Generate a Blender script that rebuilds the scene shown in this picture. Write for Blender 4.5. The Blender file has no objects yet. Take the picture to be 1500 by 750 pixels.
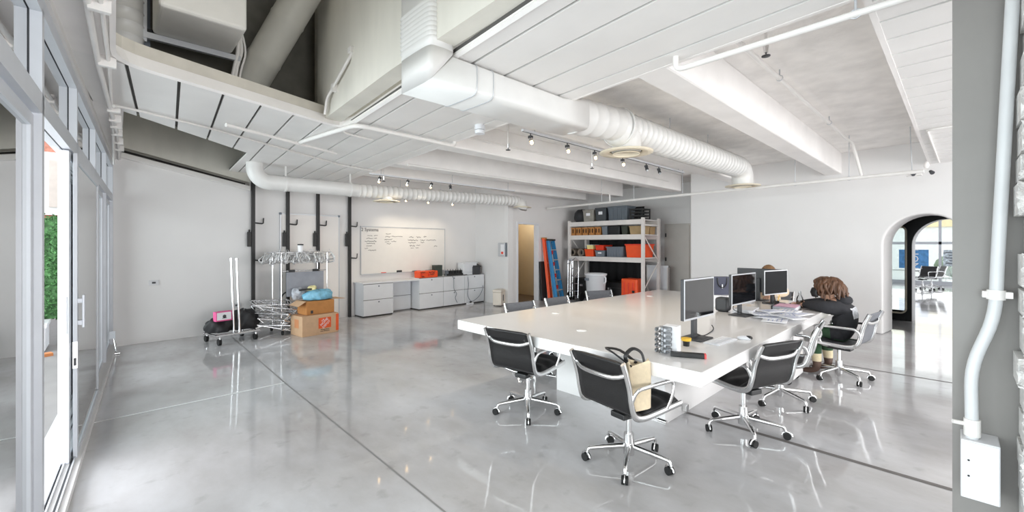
import bpy, bmesh, math, random
from mathutils import Vector, Matrix
random.seed(7)
R_ = math.radians
sc = bpy.context.scene
col = sc.collection

# ------------------------------------------------------------------ camera
H = 1.5                      # eye height
FPX = 620.0                  # focal length in pixels of the 1500 px frame
YAW = R_(43.6)
cd = bpy.data.cameras.new('camera'); cam = bpy.data.objects.new('camera', cd); col.objects.link(cam)
cd.sensor_width = 36.0; cd.lens = FPX / 1500 * 36.0
cd.shift_y = -17 / 1500; cd.clip_start = 0.02; cd.clip_end = 400
cam.location = (0, 0, H); cam.rotation_euler = (math.pi / 2, 0, -YAW)
sc.camera = cam

# ------------------------------------------------------------------ world, lights, exposure
w = bpy.data.worlds.new('overcast_sky'); sc.world = w; w.use_nodes = True
bg = w.node_tree.nodes['Background']; bg.inputs[0].default_value = (0.90, 0.95, 1.0, 1); bg.inputs[1].default_value = 1.9
def area(name, loc, rot, sx, sy, power, color=(1, 1, 1)):
    l = bpy.data.lights.new(name, 'AREA'); l.shape = 'RECTANGLE'; l.size = sx; l.size_y = sy; l.energy = power; l.color = color
    o = bpy.data.objects.new(name, l); col.objects.link(o); o.location = loc; o.rotation_euler = rot; return o
area('daylight_glass_wall', (-2.8, 3.4, 1.5), (0, R_(-108), R_(-3)), 3.0, 11.0, 620, (0.95, 0.98, 1.0))
area('fill_behind_camera', (4.2, -6.6, 1.3), (R_(103), 0, 0), 10.0, 2.8, 470, (1.0, 0.985, 0.97))  # added fill light behind the camera, tilted up; no glazing is built there
area('daylight_shopfront', (21.8, 0.5, 1.7), (0, R_(90), 0), 3.0, 6.0, 60, (1, 1, 1))
vs = sc.view_settings
vs.view_transform = 'Standard'; vs.look = 'None'; vs.exposure = 0.27; vs.gamma = 1.0; vs.use_curve_mapping = False
sc.cycles.use_denoising = True
sc.cycles.max_bounces = 10; sc.cycles.diffuse_bounces = 6; sc.cycles.transparent_max_bounces = 16
sc.cycles.sample_clamp_indirect = 6.0
sc.cycles.caustics_reflective = False; sc.cycles.caustics_refractive = False

# ------------------------------------------------------------------ helpers
def lin(c):
    return tuple(((v / 255) / 12.92 if v / 255 <= 0.04045 else ((v / 255 + 0.055) / 1.055) ** 2.4) for v in c)
MATS = {}
def mat(name, rgb, rough=0.5, metal=0.0, var=0.06, scale=6.0, bump=0.0, spec=0.5, emit=None, coat=0.0, stretch=None, bscale=None):
    """procedural material: colour with a soft noise variation, optional fine relief"""
    if name in MATS: return MATS[name]
    m = bpy.data.materials.new(name); m.use_nodes = True; nt = m.node_tree; N = nt.nodes; L = nt.links
    b = N['Principled BSDF']; c = lin(rgb)
    b.inputs['Roughness'].default_value = rough; b.inputs['Metallic'].default_value = metal
    b.inputs['Specular IOR Level'].default_value = spec; b.inputs['Coat Weight'].default_value = coat
    tc = N.new('ShaderNodeTexCoord'); mp = N.new('ShaderNodeMapping'); L.new(tc.outputs['Object'], mp.inputs[0])
    if stretch: mp.inputs['Scale'].default_value = stretch
    nz = N.new('ShaderNodeTexNoise'); nz.inputs['Scale'].default_value = scale; nz.inputs['Detail'].default_value = 5
    L.new(mp.outputs[0], nz.inputs['Vector'])
    rp = N.new('ShaderNodeValToRGB'); rp.color_ramp.elements[0].position = 0.3; rp.color_ramp.elements[1].position = 0.7
    rp.color_ramp.elements[0].color = tuple(max(0, v * (1 - var)) for v in c) + (1,)
    rp.color_ramp.elements[1].color = tuple(min(1, v * (1 + var)) for v in c) + (1,)
    L.new(nz.outputs['Fac'], rp.inputs[0]); L.new(rp.outputs[0], b.inputs['Base Color'])
    if bump:
        bp = N.new('ShaderNodeBump'); bp.inputs['Strength'].default_value = bump; bp.inputs['Distance'].default_value = 0.01
        nb = N.new('ShaderNodeTexNoise'); nb.inputs['Scale'].default_value = bscale or scale * 8; nb.inputs['Detail'].default_value = 4
        L.new(mp.outputs[0], nb.inputs['Vector']); L.new(nb.outputs['Fac'], bp.inputs['Height']); L.new(bp.outputs[0], b.inputs['Normal'])
    if emit:
        b.inputs['Emission Color'].default_value = lin(emit[0]) + (1,); b.inputs['Emission Strength'].default_value = emit[1]
    MATS[name] = m; return m
def glass_mat(name, tint=(1, 1, 1), ior=1.5, rough=0.0, alpha=1.0):
    if name in MATS: return MATS[name]
    m = bpy.data.materials.new(name); m.use_nodes = True; nt = m.node_tree; N = nt.nodes; L = nt.links
    N.remove(N['Principled BSDF']); out = N['Material Output']
    t = N.new('ShaderNodeBsdfTransparent'); t.inputs[0].default_value = tint + (1,)
    g = N.new('ShaderNodeBsdfGlossy'); g.inputs['Roughness'].default_value = rough
    f = N.new('ShaderNodeFresnel'); f.inputs[0].default_value = ior
    mx = N.new('ShaderNodeMixShader'); L.new(f.outputs[0], mx.inputs[0]); L.new(t.outputs[0], mx.inputs[1]); L.new(g.outputs[0], mx.inputs[2])
    L.new(mx.outputs[0], out.inputs[0]); MATS[name] = m; return m

class MB:
    def __init__(s): s.v = []; s.f = []; s.sm = []
    def add(s, vs, fs, smooth=False):
        o = len(s.v); s.v += [tuple(p) for p in vs]; s.f += [tuple(i + o for i in q) for q in fs]; s.sm += [smooth] * len(fs); return s
    def box(s, c, d, rot=None, taper=1.0):
        x, y, z = (k / 2 for k in d); t = taper
        P = [Vector(p) for p in ((-x*t,-y*t,-z),(x*t,-y*t,-z),(x*t,y*t,-z),(-x*t,y*t,-z),(-x,-y,z),(x,-y,z),(x,y,z),(-x,y,z))]
        if rot is not None: P = [rot @ p for p in P]
        c = Vector(c)
        return s.add([p + c for p in P], [(0,3,2,1),(4,5,6,7),(0,1,5,4),(1,2,6,5),(2,3,7,6),(3,0,4,7)])
    def b2(s, x0, x1, y0, y1, z0, z1): return s.box(((x0+x1)/2,(y0+y1)/2,(z0+z1)/2),(x1-x0,y1-y0,z1-z0))
    def prism(s, poly, a, b, fr=lambda u, v, t: (u, v, t)):
        n = len(poly); V = [fr(p[0], p[1], a) for p in poly] + [fr(p[0], p[1], b) for p in poly]
        return s.add(V, [tuple(range(n))[::-1], tuple(range(n, 2*n))] + [(i, (i+1) % n, n+(i+1) % n, n+i) for i in range(n)])
    def cyl(s, p0, p1, r0, r1=None, n=16, cap=True, smooth=True):
        r1 = r0 if r1 is None else r1; p0 = Vector(p0); p1 = Vector(p1); d = (p1-p0).normalized()
        a = d.orthogonal().normalized(); b = d.cross(a)
        V = [p0 + (a*math.cos(2*math.pi*i/n)+b*math.sin(2*math.pi*i/n))*r0 for i in range(n)] + [p1 + (a*math.cos(2*math.pi*i/n)+b*math.sin(2*math.pi*i/n))*r1 for i in range(n)]
        s.add(V, [(i, (i+1) % n, n+(i+1) % n, n+i) for i in range(n)], smooth)
        if cap: s.add(V, [tuple(range(n))[::-1], tuple(range(n, 2*n))])
        return s
    def tube(s, path, r, n=8, closed=False, flat=None, up=None):
        """sweep a circle (or an ellipse r x flat) along a path; r may be a list"""
        P = [Vector(p) for p in path]; m = len(P); V = []; prev = None
        for i, p in enumerate(P):
            if closed: d = (P[(i+1) % m]-P[i-1])
            else: d = P[min(i+1, m-1)]-P[max(i-1, 0)]
            d = d.normalized() if d.length > 1e-9 else Vector((0,0,1))
            if up is not None: a = Vector(up)-d*d.dot(Vector(up)); a = a.normalized() if a.length > 1e-6 else d.orthogonal().normalized()
            elif prev is None: a = d.orthogonal().normalized()
            else: a = (prev-d*prev.dot(d)); a = a.normalized() if a.length > 1e-6 else d.orthogonal().normalized()
            prev = a; b = d.cross(a); rr = r[i] if isinstance(r, (list, tuple)) else r; fl = flat if flat is not None else rr
            V += [p + a*math.cos(2*math.pi*k/n)*rr + b*math.sin(2*math.pi*k/n)*fl for k in range(n)]
        F = [(i*n+k, i*n+(k+1) % n, ((i+1) % m)*n+(k+1) % n, ((i+1) % m)*n+k) for i in range(m if closed else m-1) for k in range(n)]
        s.add(V, F, True)
        if not closed: s.add(V, [tuple(range(n))[::-1], tuple(range((m-1)*n, m*n))])
        return s
    def lathe(s, prof, c=(0,0,0), n=20, rot=None, cap=True):
        c = Vector(c); V = []
        for r, z in prof:
            for k in range(n):
                p = Vector((r*math.cos(2*math.pi*k/n), r*math.sin(2*math.pi*k/n), z)); V.append((rot @ p if rot is not None else p) + c)
        m = len(prof)
        s.add(V, [(i*n+k, i*n+(k+1) % n, (i+1)*n+(k+1) % n, (i+1)*n+k) for i in range(m-1) for k in range(n)], True)
        if cap: s.add(V, [tuple(range(n))[::-1], tuple(range((m-1)*n, m*n))])
        return s
    def ball(s, c, r, n=10, m=6):
        r = r if isinstance(r, (tuple, list)) else (r, r, r); V = []; c = Vector(c)
        for i in range(m+1):
            t = math.pi*(i/m); t = min(max(t, 0.05), math.pi-0.05)
            for k in range(n): V.append(c+Vector((math.sin(t)*math.cos(2*math.pi*k/n)*r[0], math.sin(t)*math.sin(2*math.pi*k/n)*r[1], -math.cos(t)*r[2])))
        s.add(V, [(i*n+k, i*n+(k+1) % n, (i+1)*n+(k+1) % n, (i+1)*n+k) for i in range(m) for k in range(n)], True)
        return s.add(V, [tuple(range(n))[::-1], tuple(range(m*n, m*n+n))])
    def grid(s, fn, nu, nv, smooth=True, thick=None):
        V = [Vector(fn(i/nu, j/nv)) for j in range(nv+1) for i in range(nu+1)]; w = nu+1
        F = [(j*w+i, j*w+i+1, (j+1)*w+i+1, (j+1)*w+i) for j in range(nv) for i in range(nu)]
        return s.add(V, F, smooth)
    def mesh(s, name):
        me = bpy.data.meshes.new(name); me.from_pydata(s.v, [], s.f); me.polygons.foreach_set('use_smooth', s.sm); me.update(); return me
    def build(s, name, m, parent=None, loc=None, rot=None, bevel=0, seg=2, solid=0, sub=0):
        return link(name, s.mesh(name), m, parent, loc, rot, bevel, seg, solid, sub)
def link(name, me, m, parent=None, loc=None, rot=None, bevel=0, seg=2, solid=0, sub=0):
    if m is not None and not me.materials: me.materials.append(m)
    o = bpy.data.objects.new(name, me); col.objects.link(o)
    if parent: o.parent = parent
    if loc is not None: o.location = loc
    if rot is not None: o.rotation_euler = rot
    if solid: md = o.modifiers.new('thickness', 'SOLIDIFY'); md.thickness = solid; md.offset = 0
    if bevel: md = o.modifiers.new('bevel', 'BEVEL'); md.width = bevel; md.segments = seg; md.limit_method = 'ANGLE'; md.angle_limit = R_(40); md.harden_normals = False
    if sub: md = o.modifiers.new('subdivision', 'SUBSURF'); md.levels = sub; md.render_levels = sub
    return o
def thing(name, label, cat, loc=(0,0,0), rz=0, group=None):
    o = bpy.data.objects.new(name, None); o.empty_display_size = 0.1; col.objects.link(o)
    o.location = loc; o.rotation_euler = (0, 0, rz); return tag(o, label, cat, group)
def tag(o, label, cat, group=None):
    o['label'] = label; o['category'] = cat
    if group: o['group'] = group
    return o
def struct(o): o['kind'] = 'structure'; return o
def copy_tree(o, parent=None):
    c = o.copy(); col.objects.link(c); c.parent = parent
    for ch in [x for x in o.children]: copy_tree(ch, c)
    return c
def text_part(txt, size, m, parent, loc, rot, name='lettering', extrude=0.0015, align='CENTER', shear=0):
    cu = bpy.data.curves.new(name, 'FONT'); cu.body = txt; cu.size = size; cu.extrude = extrude; cu.align_x = align; cu.align_y = 'CENTER'; cu.resolution_u = 2; cu.shear = shear
    t = bpy.data.objects.new(name, cu); col.objects.link(t); dg = bpy.context.evaluated_depsgraph_get(); dg.update()
    me = bpy.data.meshes.new_from_object(t.evaluated_get(dg)); bpy.data.objects.remove(t); bpy.data.curves.remove(cu)
    me.materials.clear(); return link(name, me, m, parent, loc, rot)
def arc(c, r, a0, a1, n, fr):
    return [fr(c[0]+r*math.cos(a0+(a1-a0)*i/n), c[1]+r*math.sin(a0+(a1-a0)*i/n)) for i in range(n+1)]
def fillet(pts, r, n=5):
    """round the corners of a polyline"""
    P = [Vector(p) for p in pts]; out = [P[0]]
    for i in range(1, len(P)-1):
        a, b, c = P[i-1], P[i], P[i+1]; d1 = (a-b); d2 = (c-b); k = min(r, d1.length*0.49, d2.length*0.49)
        s0 = b+d1.normalized()*k; s1 = b+d2.normalized()*k
        for j in range(n+1):
            t = j/n; out.append(s0*(1-t)**2 + b*2*t*(1-t) + s1*t**2)
    return out+[P[-1]]
def clip(poly, a, b, c):
    """keep the side a*x+b*y<=c of a convex polygon"""
    out = []
    for i in range(len(poly)):
        p, q = poly[i], poly[(i+1) % len(poly)]; dp = a*p[0]+b*p[1]-c; dq = a*q[0]+b*q[1]-c
        if dp <= 0: out.append(p)
        if (dp < 0 < dq) or (dq < 0 < dp): t = dp/(dp-dq); out.append((p[0]+(q[0]-p[0])*t, p[1]+(q[1]-p[1])*t))
    return out

# ------------------------------------------------------------------ materials
WALL = mat('white_wall_paint', (230, 228, 227), 0.55, var=0.02, scale=1.5, bump=0.05)
CEIL = mat('white_ceiling_paint', (243, 240, 238), 0.6, var=0.04, scale=3, bump=0.15)
PLANK = mat('white_plank_paint', (238, 236, 234), 0.5, var=0.03, scale=2.5, bump=0.08)
SLAB = mat('pale_painted_concrete', (242, 239, 236), 0.7, var=0.09, scale=4, bump=0.35)
VOID = mat('grey_plaster', (222, 219, 210), 0.8, var=0.12, scale=2.0, bump=0.2, stretch=(1, 1, .3))
DUCT = mat('white_duct_paint', (222, 221, 219), 0.35, var=0.03)
PIPE = mat('white_pipe_paint', (232, 229, 226), 0.35, var=0.03)
ALU = mat('painted_aluminium', (200, 203, 209), 0.4, 0.1, var=0.03)
ALUD = mat('dark_gasket', (62, 64, 68), 0.6, var=0.1)
CHROME = mat('chrome', (226, 226, 228), 0.12, 1.0, var=0.02)
ALUP = mat('polished_aluminium', (222, 222, 222), 0.2, 1.0, var=0.03)
BLACK = mat('black_plastic', (24, 24, 25), 0.45, var=0.1)
DARK = mat('dark_grey_plastic', (58, 59, 62), 0.5, var=0.08)
LEATHER = mat('black_leather', (20, 19, 20), 0.38, var=0.15, scale=20, bump=0.25, bscale=220)
MESHG = mat('grey_mesh_fabric', (112, 114, 120), 0.55, var=0.1, scale=60, bump=0.3, bscale=400)
RUBBER = mat('black_rubber', (22, 22, 22), 0.7, var=0.1)
WHITEG = mat('white_gloss_laminate', (240, 238, 237), 0.16, var=0.01, coat=0.2)
WHITEM = mat('white_metal', (226, 227, 231), 0.4, 0.0, var=0.02)
ORANGE = mat('orange_plastic', (238, 84, 32), 0.45, var=0.06)
RED = mat('red_orange_plastic', (226, 62, 34), 0.45, var=0.06)
GREYP = mat('grey_plastic', (112, 119, 128), 0.5, var=0.06)
CARD = mat('cardboard', (202, 166, 132), 0.8, var=0.06, scale=12)
CARDD = mat('brown_cardboard', (186, 128, 72), 0.8, var=0.08, scale=14)
BEIGE = mat('beige_plastic', (226, 216, 203), 0.5, var=0.03)
CREAM = mat('cream_enamel', (224, 213, 192), 0.5, var=0.04)
BULB = mat('lit_bulb', (255, 226, 180), 0.4, var=0.0, emit=((255, 208, 140), 12.0))
PAPER = mat('white_paper', (240, 240, 243), 0.8, var=0.03)
MARK = mat('black_marker_ink', (30, 30, 34), 0.7)
GLASS = glass_mat('window_glass', (0.93, 0.96, 0.96), 1.5)
CLEAR = glass_mat('clear_acrylic', (0.93, 0.94, 0.95), 1.45, 0.05)
MIRROR = mat('mirror', (235, 238, 240), 0.02, 1.0, var=0.0)

def floor_mat():
    m = bpy.data.materials.new('grey_epoxy_floor'); m.use_nodes = True; N = m.node_tree.nodes; L = m.node_tree.links; b = N['Principled BSDF']
    tc = N.new('ShaderNodeTexCoord')
    n1 = N.new('ShaderNodeTexNoise'); n1.inputs['Scale'].default_value = 0.9; n1.inputs['Detail'].default_value = 8; n1.inputs['Roughness'].default_value = 0.62
    n2 = N.new('ShaderNodeTexNoise'); n2.inputs['Scale'].default_value = 7; n2.inputs['Detail'].default_value = 6
    mp = N.new('ShaderNodeMapping'); mp.inputs['Scale'].default_value = (1, 0.5, 1)
    L.new(tc.outputs['Object'], mp.inputs[0]); L.new(mp.outputs[0], n1.inputs[0]); L.new(tc.outputs['Object'], n2.inputs[0])
    r1 = N.new('ShaderNodeValToRGB'); e = r1.color_ramp.elements; e[0].position = .32; e[1].position = .66
    e[0].color = lin((174, 170, 168)) + (1,); e[1].color = lin((215, 215, 218)) + (1,)
    L.new(n1.outputs[0], r1.inputs[0])
    r2 = N.new('ShaderNodeValToRGB'); e = r2.color_ramp.elements; e[0].position = .28; e[1].position = .40; e[0].color = (.72, .71, .70, 1); e[1].color = (1, 1, 1, 1)
    L.new(n2.outputs[0], r2.inputs[0])
    mx = N.new('ShaderNodeMix'); mx.data_type = 'RGBA'; mx.blend_type = 'MULTIPLY'; mx.inputs[0].default_value = 0.5
    L.new(r1.outputs[0], mx.inputs[6]); L.new(r2.outputs[0], mx.inputs[7]); L.new(mx.outputs[2], b.inputs['Base Color'])
    rr = N.new('ShaderNodeMapRange'); rr.inputs[1].default_value = .3; rr.inputs[2].default_value = .7; rr.inputs[3].default_value = .035; rr.inputs[4].default_value = .10
    L.new(n1.outputs[0], rr.inputs[0]); L.new(rr.outputs[0], b.inputs['Roughness'])
    b.inputs['Specular IOR Level'].default_value = 0.6
    bp = N.new('ShaderNodeBump'); bp.inputs['Strength'].default_value = .045; bp.inputs['Distance'].default_value = .02
    n3 = N.new('ShaderNodeTexNoise'); n3.inputs['Scale'].default_value = 2.2; n3.inputs['Detail'].default_value = 3
    L.new(tc.outputs['Object'], n3.inputs[0]); L.new(n3.outputs[0], bp.inputs['Height']); L.new(bp.outputs[0], b.inputs['Normal'])
    return m
FLOOR = floor_mat()

# ------------------------------------------------------------------ plan of the room (metres, camera above the origin)
WB_A = math.atan(0.0563)                       # the back wall runs a little askew
def yb(x): return 8.5 + 0.0563 * x
def frame(ox, oy, ang):                        # (s along, z, t = depth away from the room) -> world
    c, s = math.cos(ang), math.sin(ang)
    return lambda u, v, t: (ox + c*u - s*t, oy + s*u + c*t, v)
# floor
fl = struct(MB().add([(-.80, -5, 0), (24, -5, 0), (24, 9.6, 0), (-.07, 9.6, 0)], [(0, 1, 2, 3)]).build('floor', FLOOR))
JW = mat('white_joint_line', (248, 248, 248), 0.5); JD = mat('dark_joint_filler', (112, 108, 106), 0.6)
JG = mat('grey_saw_cut', (142, 141, 140), 0.6)
def strip(a, b, wd, m):
    a = Vector(a); b = Vector(b); d = (b-a).normalized(); n = Vector((-d.y, d.x))*wd/2
    MB().add([(p.x, p.y, .0015) for p in (a-n, b-n, b+n, a+n)], [(0, 1, 2, 3)]).build('floor_joint', m, fl)
strip((-.09, 5.0), (1.38, 5.02), .03, JW)
strip((1.38, 5.02), (1.34, -2), .012, JG); strip((1.38, 5.02), (1.45, 8.4), .012, JG)
strip((3.73, 1.66), (3.73, -2.0), .045, JD); strip((6.61, 1.5), (6.61, -2.0), .03, JD)
# ------------------------------------------------------------------ walls
fb = frame(0, 8.5, WB_A); cw = math.cos(WB_A)
struct(MB().prism([(-.5, 0), (7.14/cw, 0), (7.14/cw, 3.3), (1.80, 3.3), (1.80, 2.48), (-.5, 2.96)], 0, .25, fb).build('wall_back', WALL))
upper = struct(MB().prism([(-.1, 2.985), (2.1, 2.53), (2.1, 4.7), (-.1, 4.7)], -.02, .2, fb).build('wall_back_upper', VOID))
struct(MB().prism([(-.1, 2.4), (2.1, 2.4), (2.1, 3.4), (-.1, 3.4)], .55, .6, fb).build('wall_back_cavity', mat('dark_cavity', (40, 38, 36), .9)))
struct(MB().prism([(-.3, 2.86), (1.80, 2.44), (1.80, 2.52), (-.3, 2.94)], -.07, .12, fb).build('trim_1', PIPE, bevel=.01))
struct(MB().b2(7.12, 7.3, 7.62, 9.2, 0, 3.3).build('wall_jog', WALL))
A3 = math.atan(.1); f3 = frame(7.12, 7.62, A3)
d0, d1 = .33, 1.27
struct(MB().prism([(0, 0), (d0, 0), (d0, 2.06), (d1, 2.06), (d1, 0), (4.2, 0), (4.2, 3.3), (0, 3.3)], 0, .12, f3).build('wall_doorway', WALL))
df = struct(MB().prism([(d0, 0), (d0+.05, 0), (d0+.05, 2.02), (d1-.05, 2.02), (d1-.05, 0), (d1, 0), (d1, 2.07), (d0, 2.07)], -.015, .14, f3).build('door_1', WHITEM))
# open leaf swung into the corridor
hx, hy, _ = f3(d0+.05, 0, .1)
leaf = MB().b2(0, .04, 0, .86, .01, 2.01).build('door_leaf', WHITEM, df, (hx, hy, 0), (0, 0, -R_(44.5)))
MB().cyl((.04, .78, 1.0), (.085, .78, 1.0), .012).cyl((.085, .79, 1.0), (.085, .68, 1.0), .011).build('door_handle', CHROME, leaf)
for z in (.25, 1.05, 1.85): MB().cyl((-.005, -.005, z-.05), (-.005, -.005, z+.05), .008, n=8).build('hinge', CHROME, leaf)
KH = mat('beige_wall_paint', (206, 190, 160), .6, var=.02); KF = mat('brown_carpet', (104, 86, 66), .9, var=.15, scale=60)
struct(MB().b2(7.30, 9.5, 9.15, 9.25, 0, 2.6).build('wall_corridor_back', KH))
struct(MB().b2(9.0, 9.1, 7.95, 9.2, 0, 2.6).build('wall_corridor_side', KH))
struct(MB().b2(7.3, 9.1, 7.98, 9.25, 2.5, 2.6).build('ceiling_corridor', KH))
cl_ = thing('corridor_lamp', 'round flush ceiling lamp in the beige corridor behind the doorway', 'lamp', (8.45, 8.55, 2.5)); MB().lathe([(.02, -.07), (.13, -.05), (.15, 0)], n=20).build('lamp_shade', mat('opal_glass', (255, 244, 224), .4, emit=((255, 236, 206), 4.0)), cl_)
lp = bpy.data.lights.new('corridor_glow', 'POINT'); lp.energy = 11; lp.color = (1, .95, .88); lp.shadow_soft_size = .12; lo = bpy.data.objects.new('corridor_glow', lp); col.objects.link(lo); lo.parent = cl_; lo.location = (0, 0, -.16)
struct(MB().add([(7.3, 7.76, .003), (9.05, 7.93, .003), (9.05, 9.2, .003), (7.3, 9.2, .003)], [(0, 1, 2, 3)]).build('floor_corridor', KF))
struct(MB().b2(10.95, 11.1, 4.1, 8.4, 0, 3.3).build('wall_storage', WALL))
# right wall with the arch
A6 = math.atan2(-1, -.1213)                    # runs from the far corner towards the camera side
c6, s6 = math.cos(A6), math.sin(A6)
f6 = lambda u, v, t: (9.74 + c6*u - s6*t, 4.25 + s6*u + c6*t, v)     # t>0 away from the room
def s_at(y): return (4.25-y)/(-s6)
sc0 = s_at(.356); ra = .49; zs = 1.486
def arch_poly(lo, hi, top, cs, r=ra, n=20):
    return [(lo, 0), (cs-r, 0)] + [(cs-r*math.cos(math.pi*i/n), zs+r*math.sin(math.pi*i/n)) for i in range(n+1)] + [(cs+r, 0), (hi, 0), (hi, top), (lo, top)]
struct(MB().prism(arch_poly(0, 9, 3.3, sc0), 0, .6, f6).build('wall_right', WALL, bevel=.03, seg=3))
struct(MB().b2(9.78, 11.0, 4.1, 4.24, 0, 3.3).build('wall_storage_side', WALL))
BLK = mat('black_wall_paint', (10, 10, 11), .5)
sm0, sm1 = s_at(.87)-.55, s_at(.87)-.05
def two_notch():
    p = arch_poly(0, 9, 3.3, sc0); n_ = [(sm0, 0)] + [((sm0+sm1)/2-(sm1-sm0)/2*math.copysign(abs(math.cos(math.pi*i/12))**.5, math.cos(math.pi*i/12)), 1.70+.15*math.sin(math.pi*i/12)**.5) for i in range(13)] + [(sm1, 0)]
    return [p[0]] + n_ + p[1:]
struct(MB().prism(two_notch(), 2.0, 2.04, f6).build('wall_vestibule', BLK))
struct(MB().prism([(sm0-.05, 0), (sm1+.01, 0), (sm1+.01, .2), (sm0-.05, .2)], 1.99, 2.03, f6).build('trim_2', BLK))
struct(MB().prism(two_notch(), 2.045, 2.3, f6).build('wall_vestibule_rear', WALL))
struct(MB().prism([(sc0-1.9, 0), (sc0-1.8, 0), (sc0-1.8, 3.3), (sc0-1.9, 3.3)], .6, 2.0, f6).build('wall_vestibule_side', BLK))
struct(MB().prism([(sc0+1.6, 0), (sc0+1.7, 0), (sc0+1.7, 3.3), (sc0+1.6, 3.3)], .6, 2.0, f6).build('wall_vestibule_end', BLK))
struct(MB().prism([(sc0-1.9, 2.5), (sc0+1.7, 2.5), (sc0+1.7, 2.6), (sc0-1.9, 2.6)], .6, 2.05, f6).build('ceiling_vestibule', BLK))
struct(MB().prism([(sc0-1.9, 2.5), (sc0+1.7, 2.5), (sc0+1.7, 0), (sc0+ra+.02, 0), (sc0+ra+.02, 2.2), (sc0-ra-.02, 2.2), (sc0-ra-.02, 0), (sc0-1.9, 0)], .602, .61, f6).build('wall_vestibule_front', BLK))
# mirror with rounded corners on the black wall
mp_ = []
sm0, sm1 = s_at(.87)-.55, s_at(.87)-.05
for (cx, cz, a) in ((sm1-.09, .24, -90), (sm1-.09, 1.76, 0), (sm0+.09, 1.76, 90), (sm0+.09, .24, 180)):
    for i in range(6): mp_.append((cx+.09*math.cos(R_(a+18*i)), cz+.09*math.sin(R_(a+18*i))))
mo = thing('interior_window', 'tall rounded interior window with pale frame in the black vestibule wall', 'window')
MB().prism(mp_, 2.02, 2.03, f6).build('pane', GLASS, mo)
MB().tube([f6(u, v, 1.97) for u, v in mp_], .018, 8, closed=True).build('window_frame', CREAM, mo)
# closet door in the storage recess
cdm = mat('warm_white_door', (205, 200, 194), .5, var=.02)
cl = struct(MB().b2(10.90, 10.945, 4.78, 5.42, 0, 2.0).build('door_2', cdm, bevel=.004))
for z in (.5, 1.1, 1.75): MB().b2(10.885, 10.9, 5.40, 5.43, z-.05, z+.05).build('hinge', DARK, cl)
MB().prism([(4.73, 0), (4.78, 0), (4.78, 2.0), (5.42, 2.0), (5.42, 0), (5.47, 0), (5.47, 2.05), (4.73, 2.05)], 10.93, 10.95, lambda u, v, t: (t, u, v)).build('door_frame', cdm, cl)

# ------------------------------------------------------------------ ceiling: slab, beams, plank soffit with two openings
ZS = 2.75
ce = struct(MB().b2(2.55, 11.1, .0, 9.3, 3.12, 3.3).build('ceiling', SLAB))
for y in (1.40, 2.93, 4.46, 6.02, 7.2):
    MB().b2(2.72+.08*y, 9.75, y, y+.26, ZS, 3.13).build('beam', CEIL, ce, bevel=.02)
KQ = .08
def planks(poly, q0, pitch, gap=.022, z0=ZS, th=.025):
    qs = [p[0]-KQ*p[1] for p in poly]; k = math.floor((min(qs)-q0)/pitch)
    while q0+k*pitch < max(qs):
        a = q0+k*pitch+gap/2; b = q0+(k+1)*pitch-gap/2; k += 1
        c = clip(clip(poly, -1, KQ, -a), 1, -KQ, b)
        if len(c) < 3: continue
        ar = sum(c[i][0]*c[(i+1) % len(c)][1]-c[(i+1) % len(c)][0]*c[i][1] for i in range(len(c)))/2
        if abs(ar) < .004: continue
        MB().prism(c, z0, z0+th).build('plank', PLANK, ce)
    MB().prism(poly, z0+.0255, z0+.05).build('soffit_panel', mat('shadow_gap_backing', (84, 82, 80), .8), ce)
def qp(q, y): return (q+KQ*y, y)
QL, QR = 1.48, 2.73
R3 = [qp(QL, -5), qp(QR, -5), qp(QR, 8.75), qp(QL, 8.75)]
planks(R3, 1.635, .305)
R2 = [(-.25, 3.88), (1.846, 4.57), qp(QL, 7.25), (1.38, 6.7), (.1, 5.4), (-.2, 5.1)]
planks(R2, -.232, .2936)
planks([(1.38, 6.7), qp(QL, 7.25), qp(QL, 8.75), (1.5, 8.75)], -.232, .2936)
planks([qp(QR, -5), (9.4, -5), (9.4, .30), qp(QR, .33)], 3.12, .302)
for P in ([(-.70, -5), (-.10, -5), (.03, 3.98), (-.2, 3.9)], [(-.2, 5.1), (.1, 5.4), (.13, 8.6), (0, 8.6)]):
    MB().prism(P, ZS, ZS+.05).build('soffit_panel', CEIL, ce)
# fascia round the large opening, round-nosed, and edge of the concrete bay
def rim(pts, r, z, nm='fascia'):
    MB().tube([(p[0], p[1], z) for p in pts], r, 10).build(nm, CEIL, ce)
edge = fillet([(-.04, -5, 0), (.02, 3.95, 0), (1.84, 4.55, 0), (1.66, 2.2, 0), (1.10, -5, 0)], .22)
EP = [(p.x, p.y) for p in edge]
def band(pts, z0, z1, off, nm, m):
    V = [(p[0], p[1], z0) for p in pts]+[(p[0]+o[0]*off, p[1]+o[1]*off, z1) for p, o in zip(pts, offs(pts))]; n = len(pts)
    MB().add(V, [(i, i+1, n+i+1, n+i) for i in range(n-1)], False).build(nm, m, ce, solid=.03)
def offs(pts):
    out = []
    for i in range(len(pts)):
        a = Vector(pts[max(i-1, 0)]); b = Vector(pts[min(i+1, len(pts)-1)]); d = (b-a).normalized(); out.append((-d.y, d.x))
    return out
band(EP, ZS-.004, ZS+.09, .045, 'fascia', CEIL); band([(p[0]+o[0]*.06, p[1]+o[1]*.06) for p, o in zip(EP, offs(EP))], ZS+.07, ZS+.19, 0, 'fascia', mat('beige_ceiling_paint', (205, 200, 190), .6, var=.08))  # upper inner band in beige, darker than the ceiling paint
MB().prism([qp(QR-.02, .30), qp(QR+.01, .30), qp(QR+.01, 8.75), qp(QR-.02, 8.75)], ZS-.002, 3.13).build('fascia', CEIL, ce)
MB().prism([(2.75, .30), (9.4, .27), (9.4, .30), (2.75, .33)], ZS-.002, 3.13).build('fascia', CEIL, ce)
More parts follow.
